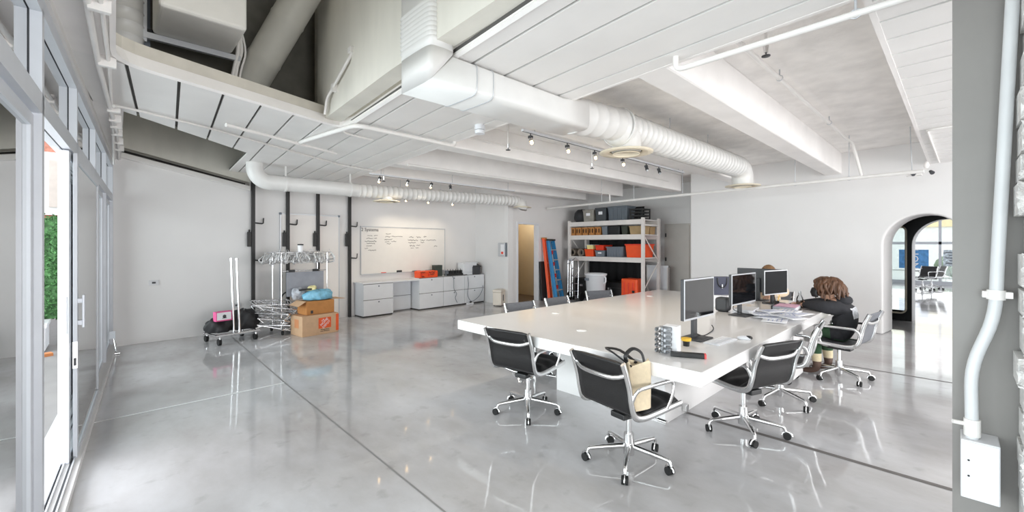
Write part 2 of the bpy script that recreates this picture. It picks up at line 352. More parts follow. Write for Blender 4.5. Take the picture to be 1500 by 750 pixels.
# upper shaft seen through the opening
struct(MB().prism([(1.63, 4.75), (1.80, 5.35), (1.95, 5.35), (1.80, 4.70), (1.66, 2.9), (1.42, -5), (1.32, -5), (1.52, 2.9)][::1], 2.80, 4.8).build('wall_shaft_right', VOID))
struct(MB().b2(-.6, 2.0, 5.35, 5.45, 2.80, 4.8).build('wall_shaft_back', mat('shaded_grey_plaster', (120, 118, 110), .9, var=.15)))  # grey plaster in a darker copy, shade of the unlit shaft painted in

struct(MB().b2(-.9, 2.2, -5, 9.2, 4.7, 4.85).build('ceiling_shaft', VOID))
struct(MB().b2(2.0, 2.1, 5.35, 8.9, 2.80, 4.8).build('wall_shaft_side', VOID))

# ------------------------------------------------------------------ glass wall
GA = math.atan(.05)
gx = lambda y, t=0: -.43+.05*y-t               # t>0 outside
def gbox(name, y0, y1, t0, t1, z0, z1, m, parent=None, bev=0):
    P = [(gx(y0, t0), y0), (gx(y0, t1), y0), (gx(y1, t1), y1), (gx(y1, t0), y1)]
    return MB().prism(P, z0, z1).build(name, m, parent, bevel=bev)
struct(gbox('wall_shaft_left', -5, 9.2, -.04, .06, 2.80, 4.8, VOID))
sill = struct(gbox('trim_3', -5, 8.5, -.09, .02, 0, .05, WALL)); 
tr = struct(gbox('trim_4', -5, 8.55, .02, .16, 0, .035, ALU))
for t in (-.062, -.018, .0): gbox('track_rail', 3.1, 5.8, t, t+.008, .05, .064, ALU, tr)
for t in (-.05, -.006): gbox('track_groove', 3.1, 5.8, t, t+.01, .050, .0515, ALUD, tr)
ys = [-4.6, -3.1, -1.6, -.1, 1.5, 3.04, 4.37, 5.80, 7.2, 8.42]
for i in range(len(ys)-1):
    y0, y1 = ys[i], ys[i+1]
    wn = struct(gbox('window_%d' % (i+1), y0+.06, y1, .0, .006, 2.23, 2.62, GLASS))
    zb = 2.14 if abs(y0-4.37) < .01 else .05
    gbox('mullion', y0, y0+.055, -.045, -.004, zb, 2.64, ALU, wn); gbox('mullion', y0, y0+.055, .004, .045, zb, 2.64, ALU, wn)
    gbox('gasket', y0+.004, y0+.05, -.004, .004, zb, 2.64, ALUD, wn)
    for (za, zb) in ((2.13, 2.23), (2.62, 2.70)):
        gbox('transom', y0, y1, -.045, -.004, za, zb, ALU, wn); gbox('transom', y0, y1, .004, .045, za, zb, ALU, wn); gbox('gasket', y0, y1, -.004, .004, za+.004, zb-.004, ALUD, wn)
struct(gbox('trim_6', 8.42, 8.62, -.05, .12, 0, 2.75, ALU))
struct(gbox('trim_5', -5, 8.5, -.06, .12, 2.70, 2.80, PIPE))
def leafpanel(name, label_n, y0, y1, t, handle=False, hw=.018):
    d = struct(gbox(name, y0+.06, y1-.06, t-.003, t+.003, .10, 2.07, GLASS))
    for a, b in ((y0, y0+.06), (y1-.06, y1)): gbox('stile', a, b, t-hw, t+hw, .04, 2.12, ALU, d, .003)
    for a, b in ((.04, .10), (2.06, 2.12)): gbox('rail', y0+.06, y1-.06, t-hw, t+hw, a, b, ALU, d)
    if handle:
        gbox('handle', y0+.004, y0+.05, t-.045, t-.033, .93, 1.155, ALU, d, .004)
        gbox('handle', y0+.012, y0+.048, t-.035, t-hw, .95, .98, ALU, d); gbox('handle', y0+.012, y0+.048, t-.035, t-hw, 1.10, 1.13, ALU, d)
        gbox('lock_plate', y0-.004, y0+.0, t-.012, t+.012, .66, .84, CHROME, d); gbox('lock_bolt', y0-.008, y0-.003, t-.006, t+.006, .68, .73, DARK, d)
    return d
leafpanel('door_3', '', 4.12, 5.78, -.058, True, .011)
dl = leafpanel('door_4', '', 4.04, 5.74, -.012, False, .026)
gbox('handle_plate', 4.033, 4.04, -.026, .008, .91, 1.155, WHITEM, dl)
for i, (a, b) in enumerate(((-4.5, -3.06), (-3.06, -1.56), (-1.56, -.06), (-.04, 1.52), (1.55, 3.04), (5.86, 7.2), (7.25, 8.42))): leafpanel('window_%d' % (20+i), '', a, b, .0)
# small stay bar at the foot of the last window
st = thing('stay_bar', 'small chrome stay bar standing on the sill at wall corner', 'stay bar', (gx(7.9, -.11), 7.9, 0))
MB().cyl((-.03, .12, .24), (.0, 0, .03), .008, n=8).build('rod', CHROME, st); MB().cyl((-.03, -.0, .013), (.035, 0, .013), .012, n=8).build('foot', CHROME, st); MB().b2(-.07, -.01, .09, .15, .20, .30).build('bracket', ALU, st)

# ------------------------------------------------------------------ outside, left
PAVE = mat('pale_grey_deck', (128, 127, 126), .7, var=.08, scale=3)
struct(MB().add([(-14, -8, -.02), (-.5, -8, -.02), (.1, 9.3, -.02), (-14, 9.3, -.02)], [(0, 1, 2, 3)]).build('floor_terrace', PAVE))
struct(MB().add([(-40, 9.3, -.06), (30, 9.3, -.06), (30, 60, -.06), (-40, 60, -.06)], [(0, 1, 2, 3)]).build('floor_street', mat('asphalt', (120, 120, 120), .9)))
bn = thing('planter_bench', 'long white planter bench below the green hedge on the terrace', 'bench', (-4.2, 9.15, 0))
MB().b2(-3.6, 3.55, -.35, .25, 0, .33).build('bench_body', WHITEM, bn, bevel=.01); MB().b2(-3.62, 3.57, -.40, .25, .33, .38).build('bench_top', WHITEM, bn, bevel=.008)
HG = mat('hedge_leaves', (62, 106, 58), .7, var=.5, scale=25)
hg = MB()
hg.b2(-7.8, -.40, 9.42, 9.7, .38, 1.9)
for i in range(4200):
    x = random.uniform(-3.6, -.4); z = random.uniform(.36, 1.96); y = 9.42-random.uniform(0, .05); a = random.uniform(0, 6.28); t = random.uniform(-.6, .6); l = random.uniform(.02, .04)
    dx, dz = math.cos(a)*l, math.sin(a)*l
    hg.add([(x-dx, y, z-dz), (x-dz*.5, y-.02, z+dx*.5), (x+dx, y+.02*t, z+dz), (x+dz*.5, y-.01, z-dx*.5)], [(0, 1, 2, 3)])
ho = hg.build('hedge_foliage', HG); tag(ho, 'clipped green hedge wall behind the white planter bench outside', 'hedge'); ho['kind'] = 'stuff'
# brick house across the street
BR = mat('salmon_brick', (206, 142, 122), .9, var=.2, scale=18); WT = mat('white_window_frame', (244, 243, 240), .6); PN = mat('pale_blind', (226, 214, 204), .6)
hs = thing('brick_house', 'salmon brick house with white window surrounds behind the hedge', 'house', (-2.2, 16, 0))
MB().b2(-8, 2.6, 0, 4, 0, 9).build('brick_wall', BR, hs)
for zz in (2.35, 5.0):
    for xx in (-5.0, -3.2, -1.4, .05, 1.5):
        wf = MB().b2(xx-.55, xx+.55, -.09, .02, zz-.1, zz+1.5).build('window', WT, hs); MB().b2(xx-.4, xx+.4, -.11, -.088, zz+.1, zz+1.3).build('pane', PN, wf)
    MB().b2(-8, 2.6, -.06, .02, zz-.45, zz-.25).build('ledge', WT, hs)
# chair leg and planks lying on the terrace
tag(MB().cyl((-.95, 8.0, .0), (-.80, 7.3, .34), .012, n=8).cyl((-.80, 7.3, .34), (-1.2, 7.3, .36), .012, n=8).build('terrace_frame', CHROME), 'thin metal frame leaning outside the open sliding door', 'frame')
tag(MB().prism([(-1.0, 8.35), (-.55, 8.5), (-.58, 8.62), (-1.03, 8.47)], -.02, .02).build('timber_board', mat('orange_timber', (176, 112, 66), .8)), 'short orange timber board lying on the terrace by the bench', 'board')
tag(MB().lathe([(.05, 0), (.075, .1), (.085, .3), (.075, .32)], (-.85, 8.95, .38)).build('flower_pot', CREAM), 'tall cream flower pot standing on the white planter bench', 'pot')

# ------------------------------------------------------------------ room beyond the arch: shop front
sf = struct(MB().prism([(-6, 0), (7, 0), (7, .12), (-6, .12)], 22.4, 22.55, lambda u, v, t: (t, u, v)).build('window_40', ALU))
for y in (-5, -3.2, -1.4, .42, 2.2, 4.0): MB().b2(22.4, 22.5, y-.04, y+.04, .1, 4.2).build('mullion', ALU, sf)
for z in (1.55, 2.95): MB().b2(22.4, 22.5, -6, 7, z-.05, z+.05).build('transom', ALU, sf)
MB().b2(22.44, 22.45, -6, 7, .1, 4.2).build('pane', GLASS, sf)
struct(MB().b2(12.3, 22.5, 3.6, 3.75, 0, 4.3).build('wall_far_room', WALL)); struct(MB().b2(11.4, 22.6, -6, 4, 4.2, 4.35).build('ceiling_far_room', WALL))
BLUE = mat('blue_poster_print', (86, 146, 202), .5, var=.25, scale=9)
po = MB().b2(22.36, 22.375, .72, 1.55, .58, 1.30).build('window_poster', BLUE); tag(po, 'blue window poster with white vertical lettering on shop front', 'poster')
text_part('NOH', .34, PAPER, po, (22.352, 1.10, .94), (R_(90), R_(-90), R_(-90)))
p2 = MB().b2(22.36, 22.375, -.9, .34, .70, 1.30).build('window_poster', mat('grey_print', (196, 206, 216), .6, var=.5, scale=14)); tag(p2, 'pale grey printed poster beside the blue one on shop front', 'poster')
for i in range(5): MB().b2(22.352, 22.36, -.85, .28-.1*(i % 2), 1.20-.1*i-.02, 1.20-.1*i+.02).build('print_line', GREYP, p2)
YB = mat('pale_yellow_render', (236, 216, 172), .8, var=.05)
yb_ = thing('street_building', 'pale building with yellow band and small square windows outside shop front', 'building', (34, 1, 0))
MB().b2(0, 3, -14, 12, 0, 8).build('facade', mat('white_render', (236, 234, 230), .8), yb_); MB().b2(-.1, 0, -14, 12, 2.5, 4.0).build('yellow_band', YB, yb_)
for i in range(16): MB().b2(-.06, .0, -8+1.1*i-.25, -8+1.1*i+.25, 4.6, 5.4).build('window', mat('pinkish_pane', (196, 168, 160), .5), yb_)
tag(MB().ball((27.5, -.35, .55), (.9, 1.1, .6), 14, 8).build('street_shrub', mat('grey_green_leaves', (120, 134, 110), .8, var=.4, scale=8)), 'rounded grey green shrub on the pavement outside shop front', 'shrub')
struct(MB().add([(22.55, -20, -.03), (60, -20, -.03), (60, 20, -.03), (22.55, 20, -.03)], [(0, 1, 2, 3)]).build('floor_pavement', mat('pale_pavement', (206, 204, 200), .8)))

# ------------------------------------------------------------------ column, conduit and brick pier on the right
COLM = mat('warm_grey_column_paint', (132, 129, 126), .5, var=.03)
struct(MB().b2(2.75, 2.99, -.7, .013, 0, ZS).build('wall_column', COLM))
cp = thing('conduit_pipe', 'grey white conduit pipe with a bend running down the grey column', 'pipe', (2.68, 0, 0))
pth = fillet([(0, -.168, 2.75), (0, -.117, 1.40), (0, -.112, 1.20), (-.02, -.042, .98), (-.03, -.046, .66)], .09)
CPM = mat('pale_grey_conduit_paint', (206, 208, 210), .4, var=.03); MB().tube(pth, .021, 14).build('pipe', CPM, cp)
MB().cyl((0, -.1135, 1.27), (0, -.1145, 1.31), .028, n=14).b2(-.01, .06, -.16, -.075, 1.277, 1.303).build('pipe_clamp', PIPE, cp)
MB().cyl((-.03, -.046, .69), (-.03, -.046, .76), .026, n=14).cyl((-.03, -.03, .735), (-.05, .012, .74), .009, n=8).build('coupling', PIPE, cp)
eb = thing('junction_box', 'white steel electrical box mounted low on the grey column', 'electrical box', (2.60, 0, 0))
MB().b2(.004, .15, -.123, -.012, .437, .68).build('box_body', WHITEM, eb, bevel=.004); MB().b2(-.002, .004, -.120, -.015, .442, .676).build('cover_plate', WHITEM, eb, bevel=.002)
for z in (.60, .535): MB().cyl((-.004, -.035, z), (.0, -.035, z), .004, n=8).build('screw_hole', BLACK, eb)
STN = mat('whitewashed_stone', (222, 221, 219), .9, var=.12, scale=30, bump=1.0, bscale=60)
pier = struct(MB().b2(2.505, 2.74, -.75, -.195, 0, ZS).build('wall_pier', mat('lime_mortar', (196, 194, 190), .9, var=.1, bump=.6)))
random.seed(3)
z = 0.0
while z < ZS-.05:
    h = random.uniform(.10, .16); y = -.163-random.uniform(0, .03)
    for k in range(3):
        wd = random.uniform(.16, .26); m = MB()
        n = 12
        for face in range(1):
            def fn(u, v, y=y, wd=wd, z=z, h=h):
                a = abs(2*u-1); b = abs(2*v-1); e = max(a, b)**6
                return (2.47+.05*e+.018*math.sin(9*u+z*37)*math.sin(7*v+y*23)+random.uniform(-.012, .012), y-wd*u+random.uniform(-.007, .007), z+.004+(h-.008)*v+random.uniform(-.006, .006))
            m.grid(fn, n, n, smooth=False)
            m.b2(2.53, 2.73, y-wd, y, z+.008, z+h-.008)
        m.build('stone', STN, pier); y -= wd+.012
    z += h
random.seed(7)
# ------------------------------------------------------------------ conference table
TB = thing('conference_table', 'huge white gloss conference table on a broad white pedestal', 'table', (4.62, 2.25, 0))
TZ = .74
MB().b2(-2.08, 2.08, -1.21, 1.21, .65, TZ).build('tabletop', WHITEG, TB, bevel=.004)
MB().b2(-1.27, 1.2, -.58, .60, 0, .65).build('pedestal', WHITEG, TB, bevel=.004)
for x, y in ((3.57, 3.05), (3.02, 2.28), (5.74, 3.10)):
    MB().lathe([(.0, .001), (.045, .001), (.045, .004), (.0, .005)], (x-4.62, y-2.25, TZ), n=20, cap=False).build('grommet', mat('bright_white_cap', (252, 252, 252), .3), TB)
MB().b2(-.96, -.91, -.62, -.58, .03, .09).build('floor_outlet', ALUP, TB, bevel=.004)

# ------------------------------------------------------------------ office chairs
def bez(p, n):
    out = []
    for i in range(n+1):
        t = i/n*(len(p)-1); k = min(int(t), len(p)-2); u = t-k
        p0, p1, p2, p3 = Vector(p[max(k-1, 0)]), Vector(p[k]), Vector(p[k+1]), Vector(p[min(k+2, len(p)-1)])
        out.append(.5*((2*p1)+(p2-p0)*u+(2*p0-5*p1+4*p2-p3)*u*u+(3*p1-p0-3*p2+p3)*u**3))
    return out
SIDE = bez([(0, .262, .420), (0, .16, .415), (0, .0, .405), (0, -.14, .405), (0, -.215, .435), (0, -.245, .51), (0, -.262, .60), (0, -.290, .69), (0, -.325, .775)], 40)
def sling(wd, prof, thick, ribs, depth, crown, a0, a1):
    """upholstery between the two side frames: padded bands across the width"""
    m = MB(); idx = list(range(int(a0*40), int(a1*40)+1)); n = len(idx); nu = 12
    def P(i, u, top):
        p = SIDE[idx[i]]; q = SIDE[min(idx[i]+1, 40)]; o = SIDE[max(idx[i]-1, 0)]; d = (q-o).normalized(); nn = Vector((0, -d.z, d.y))
        if nn.z < 0 and abs(d.y) > abs(d.z): nn = -nn
        nn = Vector((0, -(d.z), d.y)); nn = nn if (Vector((0, .05, .62))-p).dot(nn) > 0 else -nn
        t = i/(n-1); e = min(1, 6*min(u, 1-u))**.5
        pad = thick*(.25+.75*abs(math.sin(math.pi*t*ribs))**.5)*(.35+.65*e) if top else -.004
        return p+Vector(((u-.5)*wd, 0, 0))+nn*pad
    V = [P(i, u/nu, True) for i in range(n) for u in range(nu+1)]; W = [P(i, u/nu, False) for i in range(n) for u in range(nu+1)]; k = nu+1
    F = [(i*k+j, i*k+j+1, (i+1)*k+j+1, (i+1)*k+j) for i in range(n-1) for j in range(nu)]; o = len(V)
    F2 = [tuple(x+o for x in f[::-1]) for f in F]
    S = [(i*k, (i+1)*k, o+(i+1)*k, o+i*k) for i in range(n-1)]+[(i*k+nu, o+i*k+nu, o+(i+1)*k+nu, (i+1)*k+nu) for i in range(n-1)]
    S += [(j, o+j, o+j+1, j+1) for j in range(nu)]+[((n-1)*k+j, (n-1)*k+j+1, o+(n-1)*k+j+1, o+(n-1)*k+j) for j in range(nu)]
    m.add(V+W, F+F2+S, True); return m
def make_chair(name, soft, fabric, metal, label):
    t = thing(name, label, 'chair', (0, 0, 0), 0, 'office chairs around the conference table')
    wd = .43
    if soft:
        sling(wd, SIDE, .056, 4, 0, 0, 0, .475).build('seat', fabric, t); sling(wd, SIDE, .04, 3, 0, 0, .5, 1).build('backrest', fabric, t)
    else:
        sling(wd, SIDE, .010, 13, 0, 0, 0, .475).build('seat', fabric, t); sling(wd, SIDE, .010, 12, 0, 0, .5, 1).build('backrest', fabric, t)
    for s in (-1, 1):
        MB().tube([p+Vector((s*(wd/2+.012), 0, 0)) for p in SIDE], .012, 8, flat=.022, up=(1, 0, 0)).build('side_frame', metal, t)
        x = s*(wd/2+.035)
        pa = fillet([(s*(wd/2+.014), -.247, .515), (x, -.225, .605), (x, .02, .605), (x, .155, .60), (x, .135, .50), (s*(wd/2+.014), .10, .408)], .045, 5)
        MB().tube(pa, .008, 8, flat=.014, up=(1, 0, 0)).build('armrest', metal, t)
    zt = [p for p in SIDE if .665 < p.z < .70][0]
    MB().tube(bez([(-wd/2-.01, zt.y, zt.z+.03), (-.14, zt.y-.028, zt.z+.0), (0, zt.y-.034, zt.z-.006), (.14, zt.y-.028, zt.z), (wd/2+.01, zt.y, zt.z+.03)], 12), .010, 8, flat=.016, up=(0, 1, 0)).build('back_spreader', metal, t)
    for y in (-.12, .13): MB().tube(bez([(-wd/2-.01, y, .405), (-.12, y*.7, .365), (0, y*.5, .355), (.12, y*.7, .365), (wd/2+.01, y, .405)], 10), .011, 8).build('seat_spreader', metal, t)
    MB().b2(-.06, .06, -.12, .10, .325, .365).build('tilt_mechanism', BLACK, t, bevel=.008)
    MB().cyl((.05, .06, .335), (.20, .08, .335), .006, n=8).cyl((.18, .078, .335), (.24, .084, .335), .012, n=8).build('lever', metal, t)
    MB().cyl((0, 0, .12), (0, 0, .20), .034, n=16).cyl((0, 0, .2), (0, 0, .33), .018, n=14).build('column', metal, t)
    MB().cyl((0, 0, .055), (0, 0, .135), .036, .042, n=18).build('hub', metal, t)
    for k in range(5):
        a = 2*math.pi*k/5+.3; dx, dy = math.cos(a), math.sin(a)
        pth = fillet([(dx*.02, dy*.02, .115), (dx*.20, dy*.20, .10), (dx*.275, dy*.275, .092), (dx*.285, dy*.285, .062)], .025, 3)
        MB().tube(pth, [.019-.008*min(1, i/8) for i in range(len(pth))], 8).build('base_arm', metal, t)
        ca = MB().cyl((dx*.285, dy*.285, .035), (dx*.285, dy*.285, .075), .009, n=8).build('caster', metal, t)
        b = a+1.1+k*.9; nx, ny = math.cos(b), math.sin(b); cx, cy = dx*.285-ny*.012, dy*.285+nx*.012
        w_ = MB()
        for q in (-1, 1): w_.cyl((cx+nx*q*.006, cy+ny*q*.006, .027), (cx+nx*q*.020, cy+ny*q*.020, .027), .027, n=14)
        w_.build('wheel', RUBBER, ca)
        MB().tube([(cx+(-ny)*.030*math.cos(u)+0*nx, cy+nx*.030*math.cos(u), .027+.030*math.sin(u)) for u in [R_(d) for d in range(0, 181, 30)]], .004, 6, flat=.012, up=(nx, ny, 0)).build('hood', metal, ca)
    return t
CH = make_chair('office_chair', True, LEATHER, ALUP, 'black leather soft pad office chair tucked in beside the bare table end')
CH.location = (2.73, 2.66, 0); CH.rotation_euler = (0, 0, R_(-80))
def place(src, x, y, rz, label):
    c = copy_tree(src); c.location = (x, y, 0); c.rotation_euler = (0, 0, R_(rz)); c['label'] = label; return c
place(CH, 2.60, 1.56, -99, 'black leather soft pad office chair holding the cream tote bag')
place(CH, 3.70, 1.185, -20, 'black leather soft pad office chair in front of the keyboard and yellow topped cup')
GR = make_chair('mesh_office_chair', False, MESHG, ALUP, 'grey ribbed office chair carrying the person in dark hoodie')
GR.location = (5.94, .91, 0); GR.rotation_euler = (0, 0, R_(-7))
BK = mat('black_mesh_fabric', (34, 34, 37), .5, var=.1, scale=60, bump=.3, bscale=400)
B2 = copy_tree(GR); B2.location = (4.66, 1.17, 0); B2.rotation_euler = (0, 0, R_(6)); B2['label'] = 'black mesh office chair turned aside in front of the white drawer pedestal'
for ch in B2.children:
    if ch.name.startswith(('seat', 'backrest')) and 'spreader' not in ch.name:
        ch.data = ch.data.copy(); ch.data.materials.clear(); ch.data.materials.append(BK)
place(GR, 3.68, 3.46, 172, 'grey ribbed office chair across the table facing the drawer cabinets side')
place(GR, 4.44, 3.47, 178, 'grey ribbed office chair across the table level with the ladders')
place(GR, 5.44, 3.58, 157, 'grey ribbed office chair across the table turned towards white barrel')
# two chairs in the room beyond the arch
for x, y, r, n in ((19.4, .77, 60, 'black office chair beyond the arch standing before the blue poster'), (20.1, .58, 20, 'black office chair beyond the arch beside the window post')):
    c = copy_tree(B2); c.location = (x, y, 0); c.rotation_euler = (0, 0, R_(r)); c['label'] = n; c['group'] = 'chairs beyond the arch'
# chair of the second person behind the table end
c = place(GR, 7.22, 1.93, 90, 'grey ribbed office chair at the table end behind large black monitor')

# tote bag on the chair
tb = thing('tote_bag', 'cream canvas tote bag with black strap on the office chair seat', 'bag', (2.46, 1.41, .455), R_(-25))
CAN = mat('cream_canvas', (226, 208, 178), .85, var=.06, scale=40, bump=.3)
m = MB(); n = 14
for k, z in enumerate((0, .05, .16, .26, .30)):
    pass
def bagf(u, v):
    a = 2*math.pi*u; sx = .085*(1+.05*math.sin(3*a)); sy = .055*(1-.45*v)+.012*math.sin(2*a+v*3)
    return (sx*math.copysign(abs(math.cos(a))**.5, math.cos(a)), sy*math.copysign(abs(math.sin(a))**.6, math.sin(a)), .29*v+.015*math.sin(4*a)*v)
m.grid(bagf, 28, 8); m.add([bagf(i/28, 0) for i in range(28)], [tuple(range(28))[::-1]]); m.build('bag_body', CAN, tb)
MB().tube(bez([(-.06, .02, .27), (-.08, .02, .33), (-.02, .03, .37), (.04, .02, .34), (.05, .0, .27)], 16), .006, 8, flat=.013).build('strap', BLACK, tb)
MB().tube(bez([(-.06, -.02, .27), (-.12, .10, .335), (-.10, .22, .335), (-.03, .16, .33), (.0, .02, .28)], 16), .006, 8, flat=.012).build('strap', BLACK, tb)

# ------------------------------------------------------------------ things on the table
SCR = mat('dark_glossy_screen', (16, 17, 20), .06, var=.1, spec=.9)
SIL = mat('silver_plastic', (196, 198, 202), .35, .3, var=.03)
def monitor(x, y, rz, wd, ht, zb, label, front=SIL, foot=(.22, .18), tilt=0, scr=None):
    t = thing('computer_monitor', label, 'monitor', (x, y, TZ), R_(rz), 'computer monitors on the conference table')
    MB().b2(-wd/2, wd/2, -.008, .022, zb, zb+ht).build('housing', DARK, t, bevel=.006)
    MB().prism([(-wd/2, zb), (wd/2, zb), (wd/2, zb+ht), (-wd/2, zb+ht)], -.012, -.0085, lambda u, v, k: (u, k, v)).build('bezel', front, t)
    MB().b2(-wd/2+.012, wd/2-.012, -.0145, -.0122, zb+.016, zb+ht-.012).build('screen', scr or SCR, t)
    MB().b2(-.03, .03, .022, .05, .01, zb+ht*.6).build('stand_post', DARK, t, bevel=.004)
    MB().b2(-foot[0]/2, foot[0]/2, -.07, foot[1]-.07, 0, .012).build('stand_foot', DARK, t, bevel=.004)
    return t
monitor(3.43, 1.43, -3, .50, .32, .17, 'silver edged monitor beside the stacked clear cups')
monitor(4.90, 1.57, -4, .60, .32, .13, 'silver edged monitor beside the round edged black speaker')
monitor(6.18, 1.60, -14, .52, .31, .12, 'white edged dark monitor in front of the person in hoodie', mat('white_bezel', (236, 237, 240), .4), scr=mat('matte_dark_screen', (14, 16, 20), .45, spec=.2))
mb = monitor(6.42, 1.86, 88, .54, .32, .11, 'large black monitor seen from behind at the table end', BLACK)
def cable(pts, r, m, parent=None, name='cable'):
    return MB().tube(bez(pts, 8*(len(pts)-1)), r, 6).build(name, m, parent)
tag(cable([(3.45, 1.46, .90), (3.48, 1.50, .80), (3.55, 1.45, TZ+.006), (3.75, 1.46, TZ+.006), (3.92, 1.50, TZ+.006), (3.93, 1.52, TZ+.035)], .004, BLACK), 'black cable curling from the monitor near clear cups across the tabletop', 'cable')
tag(cable([(4.82, 1.62, .88), (4.84, 1.64, .80), (4.95, 1.50, TZ+.005), (5.0, 1.42, TZ+.005), (4.9, 1.35, TZ+.005)], .004, BLACK), 'thin dark cable drooping below the monitor near the speaker', 'cable')
# stacked clear cups and white carton
cu = thing('clear_cup_stack', 'stack of clear plastic cups in a square tower next to white carton', 'cups', (2.80, 1.41, TZ))
for k in range(5):
    MB().b2(-.045, .045, -.045, .045, .008+k*.036, .040+k*.036).build('cup', CLEAR, cu, bevel=.01); 
    for a, b in ((-.02, -.02), (.02, .02)): MB().cyl((a, b, .014+k*.036), (a, b, .034+k*.036), .008, n=10).build('cup_core', SIL, cu)
tag(MB().b2(-.045, .045, -.05, .05, 0, .185).build('white_carton', PAPER, None, (2.895, 1.395, TZ), (0, 0, R_(8)), bevel=.003), 'plain upright white carton beside the stacked clear cups', 'carton')
lb = thing('flat_black_case', 'flat black case with red end cap lying on tabletop', 'case', (2.82, 1.245, TZ), R_(-62))
MB().b2(-.11, .10, -.022, .022, .003, .032).build('case_body', BLACK, lb, bevel=.003); MB().b2(.10, .112, -.022, .022, .003, .032).build('end_cap', mat('coral_red', (232, 84, 84), .5), lb, bevel=.002)
yc = thing('small_cup', 'yellow topped dark cup at the foot of the monitor', 'cup', (3.13, 1.395, TZ))
MB().cyl((0, 0, 0), (0, 0, .04), .022, .025).build('cup_body', BLACK, yc); MB().cyl((0, 0, .04), (0, 0, .06), .034, .036).build('yellow_rim', mat('yellow_plastic', (236, 190, 60), .5), yc)
kb = thing('keyboard', 'flat white keyboard in front of the monitor near clear cups', 'keyboard', (3.46, 1.27, TZ), R_(-4))
MB().b2(-.16, .16, -.06, .06, 0, .010).build('keyboard_body', WHITEM, kb, bevel=.003)
for r in range(4):
    for c in range(12): MB().b2(-.15+c*.0252, -.128+c*.0252, -.05+r*.026, -.029+r*.026, .010, .014).build('key', PAPER, kb)
mo_ = thing('computer_mouse', 'small white and black computer mouse on the bare tabletop', 'mouse', (3.68, 1.17, TZ), R_(20))
MB().ball((0, 0, .012), (.032, .055, .018), 14, 8).build('mouse_body', WHITEM, mo_); MB().ball((0, -.03, .017), (.024, .03, .016), 12, 6).build('mouse_pad_front', BLACK, mo_)
sp = thing('speaker', 'round edged black fabric speaker standing by the dark paper bag', 'speaker', (5.06, 1.83, TZ))
MB().b2(-.07, .07, -.07, .07, .004, .16).build('speaker_body', DARK, sp, bevel=.03, seg=4); MB().cyl((0, 0, 0), (0, 0, .01), .055, n=20).build('speaker_foot', RUBBER, sp)
bx = tag(MB().b2(-.14, .14, -.11, .11, 0, .14).build('white_box', PAPER, None, (5.48, 2.02, TZ), (0, 0, R_(8)), bevel=.003), 'low white carton under the dark paper bag', 'box')
pb = thing('paper_bag', 'dark blue grey paper gift bag with rope handle on white carton', 'bag', (5.48, 2.02, TZ+.14), R_(-42))
PBM = mat('slate_paper', (74, 76, 92), .7, var=.05)
MB().box((0, 0, .11), (.21, .10, .22), taper=.98).build('bag_body', PBM, pb)
for s in (-1, 1): MB().tube(bez([(-.06, s*.053, .21), (-.05, s*.06, .13), (0, s*.065, .09), (.05, s*.06, .13), (.06, s*.053, .21)], 16), .006, 6).build('rope_handle', BLACK, pb)
MB().b2(-.006, .006, -.060, -.052, .08, .13).build('hang_tag', PAPER, pb)
# papers
pp = [(4.78, 1.24, 10), (4.92, 1.32, -8), (5.15, 1.22, 22), (5.32, 1.17, -14), (5.02, 1.44, 35), (5.42, 1.27, 4), (4.95, 1.16, 60), (5.22, 1.38, -30)]
for i, (x, y, a) in enumerate(pp):
    o = MB().grid(lambda u, v, i=i: ((u-.5)*.297, (v-.5)*.21, .006*math.sin(3*u+i)*math.sin(2*v+i)+.006), 6, 5).build('paper_sheet', PAPER, None, (x, y, TZ+.002+.004*i), (0, 0, R_(a)), solid=.001)
    tag(o, 'loose white paper sheet spread over the tabletop between the monitors', 'paper', 'paper sheets on the tabletop')
    for k in range(4): MB().b2(-.11, .10-.03*(k % 3), -.06+k*.035, -.052+k*.035, .0135, .0145).build('print_line', mat('pale_blue_print', (170, 178, 206), .8), o)
ty = thing('paper_tray', 'clear document tray stacked with papers near the glass bottle', 'tray', (5.70, 1.36, TZ), R_(3))
MB().b2(-.17, .17, -.12, .12, .0, .008).b2(-.17, .17, .112, .12, .0, .06).b2(-.17, -.162, -.12, .12, 0, .06).b2(.162, .17, -.12, .12, 0, .06).build('tray_body', CLEAR, ty)
MB().b2(-.155, .155, -.11, .11, .010, .045).build('paper_stack', PAPER, ty); MB().b2(-.15, .16, -.11, .10, .048, .054).build('pink_folder', mat('pink_card', (226, 178, 200), .7), ty)
gp = MB().b2(-.16, .16, -.10, .10, 0, .05).build('grey_document_box', mat('pale_grey_card', (206, 206, 210), .7), None, (5.15, 1.62, TZ), (0, 0, R_(6)), bevel=.004); tag(gp, 'low grey document box behind the loose papers', 'box')
bo = thing('glass_bottle', 'clear glass bottle of dark drink with label beside the person', 'bottle', (6.02, 1.30, TZ))
MB().lathe([(.034, 0), (.036, .01), (.036, .10), (.030, .125), (.014, .155), (.013, .18)], n=18).build('bottle_glass', CLEAR, bo); MB().lathe([(.032, .004), (.0335, .01), (.0335, .085), (.0, .086)], n=18).build('drink', mat('dark_brown_drink', (52, 36, 28), .3), bo)
MB().lathe([(.0372, .02), (.0372, .075)], n=18, cap=False).build('bottle_label', mat('brown_label', (86, 66, 52), .6), bo); MB().cyl((0, 0, .178), (0, 0, .195), .015).build('cap', SIL, bo)
pc = thing('pen_cup', 'small dark pen cup with pens below the white edged monitor', 'pen cup', (5.84, 1.50, TZ))
MB().lathe([(.026, 0), (.03, .08), (.027, .08), (.024, .004)], n=14).build('cup_body', BLACK, pc)
